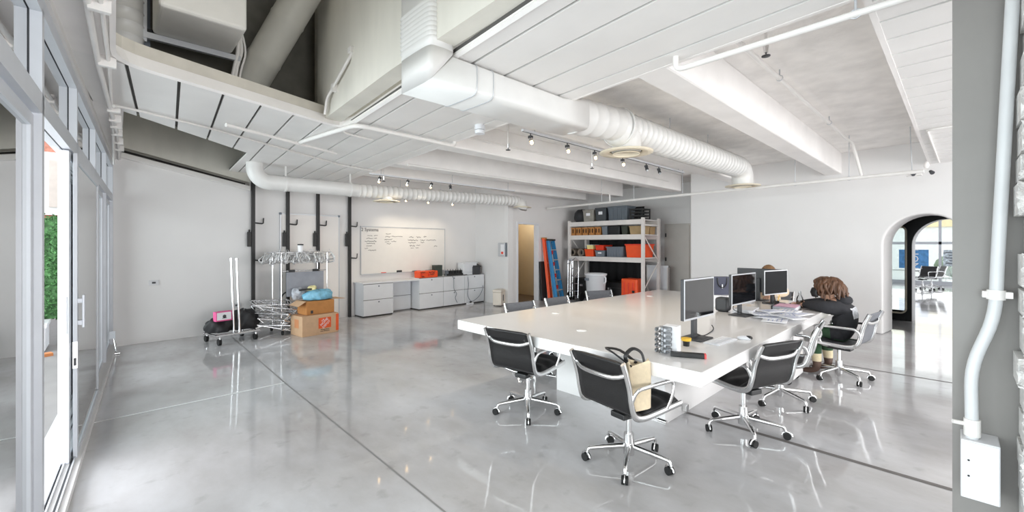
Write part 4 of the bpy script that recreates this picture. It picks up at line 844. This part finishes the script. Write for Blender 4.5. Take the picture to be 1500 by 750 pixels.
t = thing('white_panel_stack', 'white panels leaning behind the open end of the rack', 'panels', (10.45, 5.42, 0)); MB().b2(-.02, .0, -.3, .3, .35, .95).b2(.02, .04, -.28, .32, .30, .9).build('panel', WHITEM, t); MB().b2(-.03, .06, -.3, -.27, 0, .9).b2(-.03, .06, .27, .3, 0, .9).build('support', RKM, t)
BKD = mat('black_backdrop_cloth', (20, 20, 22), .9); t = MB().grid(lambda u, v: (10.36+.02*math.sin(u*40), 5.75+1.8*u, .02+2.5*v), 60, 2).build('backdrop_cloth', BKD, solid=.004); tag(t, 'black cloth hanging behind the loaded rack', 'cloth')
# dark goods on the floor under the rack
for y0, y1, h, lb_ in ((7.05, 7.5, .55, 'black equipment case on the floor under the rack near ladders'), (6.0, 6.7, .50, 'long black equipment case on the floor under the rack behind barrel')):
    t = thing('equipment_case', lb_, 'case', (9.85, (y0+y1)/2, 0)); MB().b2(-.22, .3, -(y1-y0)/2, (y1-y0)/2, 0, h).build('case_body', BLACK, t, bevel=.01); MB().b2(-.225, .305, -(y1-y0)/2-.003, (y1-y0)/2+.003, h*.7, h*.7+.012).build('lid_seam', DARK, t); MB().b2(-.24, -.22, -.05, .05, h*.6, h*.7).build('latch', CHROME, t)

# ------------------------------------------------------------------ ladders
def ladder(name, label, x, y, rz, ht, wd, railm, stepm, n, lean, capm=None, rear=True):
    t = thing(name, label, 'ladder', (x, y, 0), rz); ly = lean*ht
    for s in (-1, 1):
        MB().prism([(s*wd/2-.014, 0), (s*wd/2+.014, 0), (s*wd*.36+.014, ht), (s*wd*.36-.014, ht)], -.035, .035, lambda u, v, k: (u, k+lean*v, v)).build('rail', railm, t)
        if rear: MB().prism([(s*wd*.46-.012, .05), (s*wd*.46+.012, .05), (s*wd*.34+.012, ht-.03), (s*wd*.34-.012, ht-.03)], .045, .08, lambda u, v, k: (u, k+lean*v, v)).build('rear_rail', railm, t)
    for k in range(n):
        z = ht*(k+1)/(n+1); w_ = wd*(1-.28*z/ht); MB().box((0, lean*z, z), (w_, .085, .025)).build('step', stepm, t)
    MB().box((0, ly, ht), (wd*.82, .12, .05)).build('top_cap', capm or railm, t, bevel=.01)
    if rear:
        for k in range(4): z = ht*(k+1)/5.2; MB().box((0, lean*z+.06, z+.03), (wd*.5, .02, .10)).build('rear_brace', RED, t)
    return t
BL = mat('blue_fibreglass', (42, 134, 190), .45, var=.05)
ladder('stepladder', 'blue folded stepladder leaning on the wall by the rack', 8.82, 7.38, R_(14), 1.62, .40, BL, SIL, 5, .17, BLACK)
ladder('stepladder', 'orange folded ladder leaning on the wall behind the blue one', 8.60, 7.53, R_(20), 1.66, .16, ORANGE, ORANGE, 4, .11, CARDD, False)
tag(MB().box((8.455, 7.665, .52), (.22, .05, 1.04), Matrix.Rotation(R_(-4), 3, 'X')).build('black_folio', BLACK, bevel=.008), 'tall black folio case leaning on the wall beside the doorway', 'folio')
# ------------------------------------------------------------------ ductwork
def rpath(a, b, r, pitch=.085, ridge=.008):
    a = Vector(a); b = Vector(b); L = (b-a).length; n = max(1, int(L/pitch)); P = []; RR = []
    for i in range(n):
        for f, k in ((0, 0), (.06, 1), (.12, 0), (.55, 0)):
            P.append(a+(b-a)*((i+f)/n)); RR.append(r+ridge*k)
    P.append(b); RR.append(r); return P, RR
def elbow(c, r, a, b, n=8):   # quarter turn points from direction a to b around corner c
    a = Vector(a); b = Vector(b); c = Vector(c); o = c-a*r+b*r
    return [o+(-b*math.cos(math.pi/2*i/n)+a*math.sin(math.pi/2*i/n))*r for i in range(n+1)]
def diffuser(t, x, y, z, r):
    MB().lathe([(r*.46, .16), (r*.46, .02), (r*.52, .0)], (x, y, z), n=24, cap=False).build('diffuser_neck', DUCT, t)
    d = MB().lathe([(r*.5, .035), (r*1.0, .012), (r*1.0, .0), (r*.70, -.004), (r*.62, .02)], (x, y, z), n=32, cap=False).build('diffuser', CREAM, t)
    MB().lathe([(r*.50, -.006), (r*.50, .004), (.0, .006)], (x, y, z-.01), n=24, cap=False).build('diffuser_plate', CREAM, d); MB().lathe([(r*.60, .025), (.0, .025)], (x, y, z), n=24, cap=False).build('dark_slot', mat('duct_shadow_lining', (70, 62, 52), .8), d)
D1 = thing('air_duct', 'broad white air duct dropping from the opening and crossing ceiling', 'duct', (0, 0, 0))
def oval(c, ax, wd, ht, n=20):
    """flat oval outline around c across the given axis (x or z)"""
    out = []
    for i in range(n):
        a = 2*math.pi*i/n; p = abs(math.cos(a))**.32*math.copysign(1, math.cos(a))*wd/2; q = abs(math.sin(a))**.32*math.copysign(1, math.sin(a))*ht/2
        out.append((c[0], c[1]+p, c[2]+q) if ax == 'x' else (c[0]+q, c[1]+p, c[2]))
    return out
def loft(rings, name, parent):
    n = len(rings[0]); V = [p for r in rings for p in r]; F = [(i*n+k, i*n+(k+1) % n, (i+1)*n+(k+1) % n, (i+1)*n+k) for i in range(len(rings)-1) for k in range(n)]
    MB().add(V, F+[tuple(range(n))[::-1], tuple(range((len(rings)-1)*n, len(rings)*n))], True).build(name, DUCT, parent)
yc, zc = 2.47, 2.64
rg = []
for i in range(9):
    zz = 2.80+i*.03; rg += [oval((1.555, yc, zz), 'z', .40, .20), oval((1.555, yc, zz+.012), 'z', .415, .215), oval((1.555, yc, zz+.024), 'z', .40, .20)]
loft([oval((1.555, yc, 2.76), 'z', .40, .20)]+rg+[oval((1.555, yc, 4.7), 'z', .40, .20)], 'riser', D1)
loft([[(x, y, z) for (x, y, z) in oval((1.555, yc, 2.76), 'z', .40, .20)], [(1.455+(x-1.455)*1.0, y, (2.76 if x < 1.5 else 2.76)-.0) for (x, y, z) in oval((1.555, yc, 2.76), 'z', .40, .20)], [(x, y, 2.53+.24*((x-1.455)/.2)) for (x, y, z) in oval((1.555, yc, 2.76), 'z', .40, .20)]], 'elbow', D1)
h0 = [(1.455+.2*((z-2.53)/.22), y, z) for (x, y, z) in oval((0, yc, zc), 'x', .40, .22)]
loft([h0, oval((2.3, yc, zc), 'x', .40, .22), oval((2.8, yc, zc+.0), 'x', .40, .22), oval((3.15, yc, zc+.04), 'x', .36, .28)], 'flat_duct', D1)
for x in (1.83, 1.98): MB().tube(oval((x, yc, zc), 'x', .405, .225), .004, 5, closed=True).build('strap', SIL, D1)
zr = 2.80
P, RR = rpath((3.10, yc, zc+.06), (3.9, yc+.05, zr-.02), .17, .2, .006); MB().tube(P, RR, 20).build('round_duct', DUCT, D1)
MB().ball((4.02, yc+.06, zr-.03), (.20, .19, .21), 16, 10).build('damper_box', DUCT, D1); MB().tube([(4.0+.0, yc+.06+.2*math.cos(a), zr-.03+.2*math.sin(a)) for a in [R_(15*k) for k in range(24)]], .012, 6, closed=True).build('flange', DUCT, D1)
P, RR = rpath((4.1, yc+.06, zr-.02), (7.55, yc+.02, zr-.02), .165, .11, .009); MB().tube(P, RR, 20).build('spiral_duct', DUCT, D1)
MB().tube(elbow((7.75, yc+.02, zr-.02), .20, (1, 0, 0), (0, 0, -1))+[Vector((7.75, yc+.02, 2.50))], .165, 20).build('elbow', DUCT, D1)
diffuser(D1, 7.75, yc+.02, 2.48, .27); diffuser(D1, 4.16, yc+.06, 2.515, .29); MB().cyl((4.16, yc+.06, 2.53), (4.16, yc+.06, 2.72), .16, n=24).build('diffuser_collar', DUCT, D1)
for x in (5.2, 6.4): MB().cyl((x, yc+.06, zr+.16), (x, yc+.06, 3.12), .006, n=6).build('hanger_rod', SIL, D1)
D2 = thing('air_duct', 'slim white air duct below the soffit in front of the whiteboard wall', 'duct', (0, 0, 0))
y2, z2, r2 = 7.42, 2.47, .118
MB().tube([Vector((1.62, y2, 3.4))]+elbow((1.62, y2, z2), .20, (0, 0, -1), (1, 0, 0))+[Vector((3.3, y2, z2))], r2, 18).build('elbow_duct', DUCT, D2)
for x in (2.05, 3.1): MB().cyl((x-.015, y2, z2), (x+.015, y2, z2), r2+.008, n=20).b2(x-.012, x+.012, y2-.01, y2+.01, z2+r2, ZS).build('strap', DUCT, D2)
P, RR = rpath((3.25, y2, z2), (7.05, y2-.2, z2+.06), r2, .10, .007); MB().tube(P, RR, 18).build('spiral_duct', DUCT, D2)
MB().tube(elbow((7.22, y2-.2, z2+.06), .17, (1, 0, 0), (0, 0, -1))+[Vector((7.22, y2-.2, 2.40))], r2, 18).build('elbow', DUCT, D2)
diffuser(D2, 3.80, y2, 2.305, .25); MB().cyl((3.80, y2, 2.31), (3.80, y2, 2.42), .10, n=20).build('diffuser_collar', DUCT, D2); diffuser(D2, 7.22, y2-.2, 2.385, .22)
# inside the upper shaft
t = thing('spiral_riser', 'pale spiral duct riser in the dark corner of the opening', 'duct', (.10, 4.78, 3.12)); P, RR = rpath((0, 0, 0), (0, 0, 1.58), .115, .10, .008); MB().tube(P, RR, 18).build('spiral_duct', DUCT, t); MB().cyl((0, 0, -.25), (0, 0, 0), .10, n=18).build('dark_collar', BLACK, t)
t = thing('fan_coil_unit', 'boxy white wrapped fan coil unit hung inside the opening', 'air unit', (.56, 4.46, 3.28))
MB().b2(-.29, .29, -.31, .31, .03, 1.40).build('casing', mat('white_wrap', (242, 240, 235), .6, var=.03), t, bevel=.03, seg=3); MB().b2(-.36, .36, .29, .33, -.02, .03).build('support_rail', SIL, t)
for x in (-.34, .34): MB().b2(x-.015, x+.015, .30, .33, -.05, 1.42).build('support_post', SIL, t)
for k, (dx, dz) in enumerate(((.0, .0), (.03, .05), (.06, .02))): MB().tube(bez([(.32+dx*.3, .28, .35), (.34+dx, .30, .1), (.30+dx, .31, -.15+dz), (.27+dx, .34, -.45)], 14), .018-.004*k, 7).build('hose', PIPE, t)
t = thing('slanting_duct', 'grey round duct slanting down beside the plaster shaft wall', 'duct', (0, 0, 0)); P, RR = rpath((.98, 5.06, 2.99), (1.42, 4.35, 4.06), .155, .45, .006); MB().tube(P, RR, 22).build('duct_body', mat('grey_duct_paint', (198, 196, 188), .5, var=.05), t); MB().cyl((.98, 5.06, 2.80), (.98, 5.06, 3.02), .158, n=20).build('lower_collar', mat('grey_duct_paint', (198, 196, 188), .5), t)
t = thing('shaft_post', 'grey steel post between spiral riser and fan coil unit', 'post', (.235, 4.95, 2.80)); MB().b2(-.03, .03, -.03, .03, 0, 1.9).build('post', GREYP, t); MB().b2(-.05, .05, -.04, .04, .55, .60).build('bracket', DARK, t)
t = thing('shaft_conduit', 'thin white conduit with box on the plaster wall inside opening', 'conduit', (0, 0, 0)); MB().tube(fillet([(1.58, 3.72, 3.22), (1.54, 3.75, 3.13), (1.565, 4.30, 2.95), (1.565, 4.36, 2.80)], .05), .013, 8).build('pipe', PIPE, t); MB().b2(1.54, 1.60, 3.68, 3.74, 3.20, 3.25).build('clamp', PIPE, t); MB().b2(1.545, 1.61, 4.10, 4.15, 2.97, 3.04).build('clamp', PIPE, t)

# ------------------------------------------------------------------ pipes, conduits, sprinklers
def pipe(label, pts, r, name='ceiling_pipe', cat='pipe', fil=.05, hang=(), m_=PIPE, n=10):
    t = thing(name, label, cat, (0, 0, 0)); MB().tube(fillet(pts, fil), r, n).build('pipe', m_, t)
    for x, y, z, top in hang: MB().cyl((x, y, z), (x, y, top), .006, n=6).tube([(x+.0, y+(r+.006)*math.cos(a), z+(r+.006)*math.sin(a)) for a in [R_(45*k) for k in range(8)]], .004, 5, closed=True).build('hanger', SIL, t)
    return t
pipe('white sprinkler pipe with upturned end along the soffit edge above the table', [(2.735, 1.29, 2.78), (2.735, 1.29, 2.66), (2.70, -1.5, 2.66)], .018, hang=((2.72, .35, 2.66, 2.76),))
pipe('white pipe branching across the plank soffit from opening corner', [(1.66, 5.5, 2.73), (1.80, 4.16, 2.70), (3.05, 4.22, 2.70), (3.05, 4.22, 2.80)], .024, fil=.12)
pipe('long white pipe spanning the far ceiling in front of storage recess', [(7.88, .30, 2.48), (8.66, 7.70, 2.48)], .026, fil=.01, hang=((7.964, 1.1, 2.48, 3.12), (8.038, 1.8, 2.48, 3.12), (8.244, 3.75, 2.48, 3.12), (8.365, 4.9, 2.48, 3.12), (8.46, 5.8, 2.48, 3.12)))
pipe('white branch pipe along the nearer side of the big beam', [(2.95, 1.15, 3.04), (7.90, 1.10, 3.04), (7.96, 1.06, 3.0), (7.95, .95, 2.48)], .02, fil=.04, hang=((4.5, 1.13, 3.04, 3.12), (6.6, 1.11, 3.04, 3.12)))
pipe('thin white conduit under the diagonal plank band near glass wall', [(.03, 5.05, 2.70), (.10, 5.15, 2.73), (.72, 5.45, 2.735), (2.6, 6.6, 2.735), (3.2, 6.75, 2.735)], .012, fil=.06, n=8)
pipe('short white conduit tube with open end on the plank band', [(.86, 5.12, 2.715), (2.2, 5.72, 2.715)], .020, fil=.01, n=10)
pipe('white conduit dropping over the opening rim beside the plank corner', [(1.83, 4.75, 2.95), (1.78, 4.62, 2.92), (1.86, 4.66, 2.73), (2.25, 4.75, 2.73)], .012, fil=.08, n=8)
pipe('white conduit line along the beam behind the track lights', [(3.0, 4.42, 2.90), (9.0, 4.40, 2.90)], .012, fil=.01, n=8)
pipe('white sprinkler line under the farther concrete bay', [(3.2, 5.6, 2.68), (8.41, 5.55, 2.68), (8.43, 5.55, 2.48)], .016, fil=.05, n=8)
pipe('bundled white conduits along the soffit above glass wall', [(.0-.13, 1.2, 2.71), (-.05, 4.0, 2.71), (.06, 6.2, 2.71), (.10, 8.2, 2.71)], .016, fil=.02, n=8)
pipe('second white conduit above the glass wall with brackets', [(-.08, 1.2, 2.725), (.0, 4.0, 2.725), (.03, 6.2, 2.70), (.05, 8.1, 2.62)], .012, fil=.02, n=8)
pipe('thin white conduit turning across the planks at right wall', [(9.05, .18, 2.735), (6.4, .22, 2.735), (6.35, -1.6, 2.735)], .012, fil=.08, n=8)
t = thing('conduit_brackets', 'cluster of white brackets on conduits at the glass wall corner', 'brackets', (0, 0, 0))
for y in (2.1, 3.0, 3.9, 5.2, 5.6, 5.9, 6.3, 6.8, 7.3): MB().b2(-.13+.03*y-.04, -.13+.03*y+.05, y-.02, y+.02, 2.68, 2.75).build('bracket', PIPE, t, bevel=.004)
def sprinkler(x, y, z, top, lb_):
    t = thing('sprinkler_head', lb_, 'sprinkler', (x, y, z), 0, 'sprinkler heads under the ceiling'); MB().cyl((0, 0, .03), (0, 0, top-z), .010, n=8).build('drop', PIPE, t); MB().cyl((0, 0, -.0), (0, 0, .05), .014, .020, n=10).build('body', ALUP, t); MB().lathe([(.0, -.03), (.03, -.028), (.03, -.022), (.0, -.018)], n=12, cap=False).cyl((0, 0, -.025), (0, 0, 0), .005, n=6).build('deflector', DARK, t)
sprinkler(3.55, .98, 2.93, 3.12, 'sprinkler head beside the big beam above table'); sprinkler(3.60, 3.85, 2.70, 3.12, 'sprinkler head in the bay by the smoke detector'); sprinkler(5.5, 3.95, 2.72, 3.12, 'sprinkler head in the bay behind the round diffuser'); sprinkler(3.45, 6.85, 2.62, 3.12, 'sprinkler head near the far track lights')
t = thing('smoke_detector', 'round white smoke detector on the soffit beside flat duct', 'detector', (2.82, 3.45, 0)); MB().cyl((0, 0, 2.70), (0, 0, 2.752), .055, n=20).build('base', WHITEM, t); MB().cyl((0, 0, 2.66), (0, 0, 2.695), .05, .055, n=20).build('head', WHITEM, t); MB().cyl((0, 0, 2.694), (0, 0, 2.701), .050, n=20).build('vent_gap', DARK, t)
# emergency light cluster near the right wall
t = thing('emergency_light', 'white twin spot emergency light hung on rods by right wall', 'lamp', (7.98, .42, 0)); MB().cyl((.0, .0, 2.50), (0, .02, 3.12), .006, n=6).cyl((.02, 0, 2.50), (.0, .02, 3.12), .005, n=6).build('rod', SIL, t); MB().b2(-.05, .05, -.10, .06, 2.44, 2.50).build('housing', PIPE, t, bevel=.006)
for s in (-.18, .0): MB().cyl((-.02, s, 2.48), (-.06, s-.02, 2.45), .018, .026, n=12).build('spot', DARK, t)
MB().ball((.0, -.14, 2.57), (.03, .03, .05), 12, 8).build('lamp_globe', PIPE, t)
# track lights
def spot(x, y, z, top, lb_, grp, on=True, aim=(-.1, -.40), pw=24):
    t = thing('track_spotlight', lb_, 'spotlight', (x, y, z), 0, grp)
    MB().cyl((0, 0, .04), (0, 0, top-z), .007, n=6).b2(-.02, .02, -.02, .02, .03, .06).build('stem', DARK, t); d = Vector((aim[0], aim[1], -1)).normalized()
    MB().cyl(Vector((0, 0, .035)), Vector((0, 0, .035))+d*.05, .020, .026, n=12).build('lamp_head', DARK if not on else ALUP, t); p = Vector((0, 0, .035))+d*.055
    MB().ball(p+d*.008, .019, 10, 6).build('bulb', BULB if on else SIL, t)
    if on:
        l = bpy.data.lights.new('spot_beam', 'SPOT'); l.energy = pw; l.color = (1, .86, .66); l.spot_size = R_(95); l.spot_blend = .8; l.shadow_soft_size = .03
        o = bpy.data.objects.new('spot_beam', l); col.objects.link(o); o.parent = t; o.location = p+d*.05; o.rotation_euler = d.to_track_quat('-Z', 'Y').to_euler()
def track(label, a, b, z): t = thing('light_track', label, 'track', (0, 0, 0)); MB().box(((a[0]+b[0])/2, (a[1]+b[1])/2, z), (b[0]-a[0], .035, .025)).build('rail', WHITEM, t); MB().box(((a[0]+b[0])/2, (a[1]+b[1])/2, z-.013), (b[0]-a[0], .010, .004)).build('slot', DARK, t); [MB().cyl((x, a[1], z), (x, a[1], 3.12), .006, n=6).build('rod', SIL, t) for x in (a[0]+.2, (a[0]+b[0])/2, b[0]-.2)]
track('white light track in the bay above the conference table', (3.3, 3.3), (7.3, 3.3), 2.76)
for x in (3.43, 4.08, 4.65, 5.33): spot(x, 3.3, 2.66, 2.75, 'small lit spotlight on the track above conference table', 'lit spotlights above the table')
for x in (6.0, 6.4): spot(x, 3.3, 2.66, 2.75, 'small unlit spotlight at the end of track above conference table', 'unlit spotlights above the table', False)
track('white light track in front of the whiteboard wall, nearer the table', (3.2, 6.85), (6.6, 6.85), 2.70)
for x in (3.38, 3.92, 4.42): spot(x, 6.85, 2.60, 2.69, 'small lit spotlight on the track in front of spiral duct', 'lit spotlights before the slim duct', aim=(0, .6), pw=12)
spot(4.85, 6.85, 2.60, 2.69, 'small unlit spotlight on the track in front of spiral duct', 'unlit spotlights before the slim duct', False)
track('white light track close to the whiteboard wall', (4.2, 8.0), (6.6, 8.0), 2.56)
for x in (4.55, 5.10, 5.75): spot(x, 8.0, 2.44, 2.55, 'small lit spotlight on the track close to whiteboard wall', 'lit spotlights near the whiteboard', aim=(0, .6), pw=12)

# ------------------------------------------------------------------ people
def skin_mesh(name, verts, edges, root=0, sub=2):
    me = bpy.data.meshes.new(name); me.from_pydata([v[:3] for v in verts], edges, []); o = bpy.data.objects.new(name, me); col.objects.link(o)
    md = o.modifiers.new('skin', 'SKIN'); md.use_smooth_shade = True
    if not me.skin_vertices: bpy.context.view_layer.update()
    sv = me.skin_vertices[0].data
    for i, v in enumerate(verts): sv[i].radius = (v[3], v[4] if len(v) > 4 else v[3]); sv[i].use_root = (i == root)
    ss = o.modifiers.new('sub', 'SUBSURF'); ss.levels = sub; ss.render_levels = sub
    dg = bpy.context.evaluated_depsgraph_get(); dg.update(); out = bpy.data.meshes.new_from_object(o.evaluated_get(dg)); bpy.data.objects.remove(o); out.name = name
    for p in out.polygons: p.use_smooth = True
    return out
SKIN = mat('skin', (214, 168, 142), .5, var=.04); HOOD = mat('charcoal_fleece', (46, 46, 50), .9, var=.12, scale=30, bump=.3); PANT = mat('green_cotton', (54, 84, 58), .9, var=.1, scale=30, bump=.2)
SOCK = mat('cream_knit', (222, 206, 172), .9, var=.08, scale=80); BOOT = mat('brown_leather', (96, 74, 64), .6, var=.1); HAIR = mat('auburn_hair', (92, 62, 42), .5, var=.45, scale=30, stretch=(1, 1, .3))
PX, PY = 6.0, .0
px_ = PX
def hand(V, E, base, wrist, d, side, up=(0, 0, 1), curl=.35):
    """palm and five bent fingers appended to a skeleton"""
    d = Vector(d).normalized(); u = Vector(up); s = d.cross(u).normalized()*side; w0 = Vector(wrist)
    def add(p, r, parent): V.append((p.x, p.y, p.z, r, r)); E.append((parent, len(V)-1)); return len(V)-1
    pm = add(w0+d*.05, .026, base); kn = add(w0+d*.085, .024, pm)
    for k, (off, ln) in enumerate(((.030, .062), (.010, .072), (-.010, .066), (-.028, .052))):
        a = add(w0+d*.095+s*off, .0095, kn); b = add(w0+d*(.095+ln*.5)+s*off*1.1-u*.004, .009, a); add(w0+d*(.095+ln*.9)+s*off*1.15-u*(.012+.03*curl), .008, b)
    a = add(w0+d*.035+s*.034, .012, pm); b = add(w0+d*.065+s*.052-u*.004, .010, a); add(w0+d*.09+s*.054-u*.008, .009, b)
# seated person leaning on the table, facing +y
V = [(px_, .80, .51, .16, .145),            # 0 pelvis
     (px_, .85, .62, .16, .14),           # 1 belly
     (px_-.005, .885, .74, .175, .14),       # 2 chest
     (px_-.01, .935, .825, .125, .105),       # 3 upper chest
     (px_-.02, .99, .870, .055, .055),     # 4 neck
     (px_-.03, 1.035, .94, .075, .085),    # 5 head low
     (px_-.035, 1.055, 1.005, .078, .092), # 6 head mid
     (px_-.035, 1.045, 1.06, .06, .07)]    # 7 head top
E = [(0, 1), (1, 2), (2, 3), (3, 4), (4, 5), (5, 6), (6, 7)]
def lim(pts, start):
    p = start
    for q in pts: V.append(q); E.append((p, len(V)-1)); p = len(V)-1
    return p
la = lim([(px_-.16, .945, .795, .082), (px_-.20, .995, .79, .080), (px_-.20, 1.06, .812, .070), (px_-.12, 1.15, .80, .056), (px_-.05, 1.235, .785, .040), (px_-.02, 1.265, .78, .028, .02)], 3)
hand(V, E, la, (px_-.02, 1.265, .78), (.8, .35, -.05), -1)
ra_ = lim([(px_+.16, .945, .795, .082), (px_+.20, .995, .79, .078), (px_+.21, 1.08, .81, .068), (px_+.16, 1.24, .795, .047), (px_+.08, 1.30, .785, .040), (px_+.05, 1.32, .78, .028, .02)], 3)
hand(V, E, ra_, (px_+.05, 1.32, .78), (-.7, .5, -.05), 1)
for s, fx, fy in ((-1, px_-.10, 1.12), (1, px_+.17, 1.06)):
    lim([(px_+s*.09, .87, .50, .09), (px_+s*.10+(fx-px_-s*.1)*.5, .98, .505, .082), (fx, fy-.02, .50, .068), (fx, fy-.005, .42, .062), (fx, fy, .30, .062), (fx, fy-.01, .20, .052), (fx, fy-.015, .12, .045), (fx, fy-.01, .065, .042), (fx, fy+.05, .042, .042, .034), (fx, fy+.13, .034, .038, .027), (fx, fy+.18, .032, .028, .022)], 0)
me = skin_mesh('person', V, E)
for m_ in (HOOD, PANT, SKIN, SOCK, BOOT): me.materials.append(m_)
for p in me.polygons:
    c = p.center
    if c.z > .875 and c.y > .93: k = 2
    elif c.z > .735 and math.hypot(c.x-px_, c.y-1.30) < .085 and c.y > 1.235: k = 2
    elif c.z > .60 or (c.z > .44 and c.y < .97): k = 0
    elif c.z > .25: k = 1
    elif c.z > .155: k = 3
    else: k = 4
    p.material_index = k
pr = link('person', me, None); tag(pr, 'person in dark hoodie, green trousers and black mask leaning over the table', 'person')
hx_, hy_, hz_ = px_-.035, 1.055, 1.0
# curly hair: cap plus many wavy locks
hm_ = MB(); hm_.ball((hx_, hy_-.025, hz_+.015), (.105, .112, .105), 18, 10)
random.seed(5)
for i in range(150):
    a = random.uniform(0, 2*math.pi); e = random.uniform(.15, 1.25); dx, dy, dz = math.cos(a)*math.sin(e+.3), math.sin(a)*math.sin(e+.3), math.cos(e)
    if dy > .45 and dz < .55: continue
    p = Vector((hx_+dx*.10, hy_-.03+dy*.105, hz_+.02+dz*.10)); pts = [p]; ln = random.uniform(.10, .21); ph = random.uniform(0, 6)
    for k in range(1, 7):
        t_ = k/6; out = .05*t_; pts.append(Vector((p.x+dx*out+.014*math.sin(ph+5*t_), p.y+dy*out-.035*t_+.014*math.cos(ph+6*t_), p.z-ln*t_*t_*(.9)-.02*t_)))
    hm_.tube(pts, [.017, .019, .019, .018, .016, .012, .006], 6)
random.seed(7)
hm_.build('hair', HAIR, pr)
hm2 = MB().grid(lambda u, v: (hx_+.088*math.sin((u-.5)*2.5), hy_+.0+.112*math.cos((u-.5)*2.5)+.016*(1-abs(2*v-1)), hz_-.105+.10*v), 12, 6); hm2.build('face_mask', BLACK, pr, solid=.004)
for s in (-1, 1): MB().ball((hx_+s*.032, hy_+.085, hz_+.022), (.013, .008, .008), 10, 6).build('eye', BLACK, pr); MB().ball((hx_+s*.082, hy_-.0, hz_-.005), (.012, .024, .034), 10, 6).build('ear', SKIN, pr)
MB().ball((px_-.015, .875, .872), (.115, .085, .06), 16, 8).build('hood', HOOD, pr)
# pale print on the back of the hoodie
PRT = mat('pale_grey_print', (196, 198, 202), .9, var=.35, scale=40)
MB().grid(lambda u, v: (px_-.17+.18*u, .66+.10*v, .70+.13*v), 10, 10).build('back_print', PRT, pr)
bp_ = [c for c in pr.children if c.name.startswith('back_print')][0]; sw = bp_.modifiers.new('wrap', 'SHRINKWRAP'); sw.target = pr; sw.offset = .005; sw.wrap_method = 'NEAREST_SURFACEPOINT'
# second person mostly hidden behind the large monitor
V = [(7.22, 1.93, .50, .15, .13), (7.21, 1.93, .66, .14, .12), (7.16, 1.93, .82, .15, .12), (7.13, 1.93, .90, .11, .09), (7.11, 1.93, .955, .055, .055), (7.09, 1.93, 1.02, .075, .08), (7.08, 1.93, 1.09, .078, .088), (7.09, 1.93, 1.14, .06, .07)]
E = [(0, 1), (1, 2), (2, 3), (3, 4), (4, 5), (5, 6), (6, 7)]
for s in (-1, 1):
    k = lim([(7.13, 1.93+s*.16, .885, .065), (7.10, 1.93+s*.23, .76+.04, .055), (6.98, 1.93+s*.22, .79, .048), (6.78, 1.93+s*.14, .785, .038), (6.68, 1.93+s*.12, .775, .026, .02)], 3)
    hand(V, E, k, (6.68, 1.93+s*.12, .775), (-1, 0, -.05), s)
    lim([(7.12, 1.93+s*.09, .50, .09), (6.98, 1.93+s*.10, .505, .08), (6.82, 1.93+s*.11, .49, .066), (6.83, 1.93+s*.11, .30, .058), (6.84, 1.93+s*.11, .12, .045), (6.82, 1.93+s*.11, .045, .042), (6.70, 1.93+s*.11, .036, .036)], 0)
me = skin_mesh('person', V, E)
for m_ in (mat('cream_knit_top', (226, 204, 176), .9, var=.06), mat('dark_denim', (46, 50, 66), .9), SKIN): me.materials.append(m_)
for p in me.polygons:
    c = p.center; p.material_index = 2 if (c.z > .965 or (c.x < 6.70 and c.z > .7)) else (0 if c.z > .56 or (c.z > .5 and c.x > 7.15) else 1)
p2_ = link('person', me, None); tag(p2_, 'person in cream top seated behind the large black monitor', 'person')
hb = MB().ball((7.11, 1.93, 1.085), (.105, .10, .115), 18, 10)
for i in range(40):
    a = random.uniform(-1.9, 1.9); p = Vector((7.11+.095*math.cos(a), 1.93+.095*math.sin(a), 1.13)); hb.tube([p, p+Vector((.02*math.cos(a), .02*math.sin(a), -.1)), p+Vector((.02*math.cos(a), .02*math.sin(a), -.22))], [.018, .018, .006], 6)
hb.build('hair', mat('light_brown_hair', (128, 96, 64), .5, var=.3, scale=30, stretch=(1, 1, .3)), p2_)
for s in (-1, 1): MB().ball((7.002, 1.93+s*.03, 1.085), (.008, .013, .008), 10, 6).build('eye', BLACK, p2_)
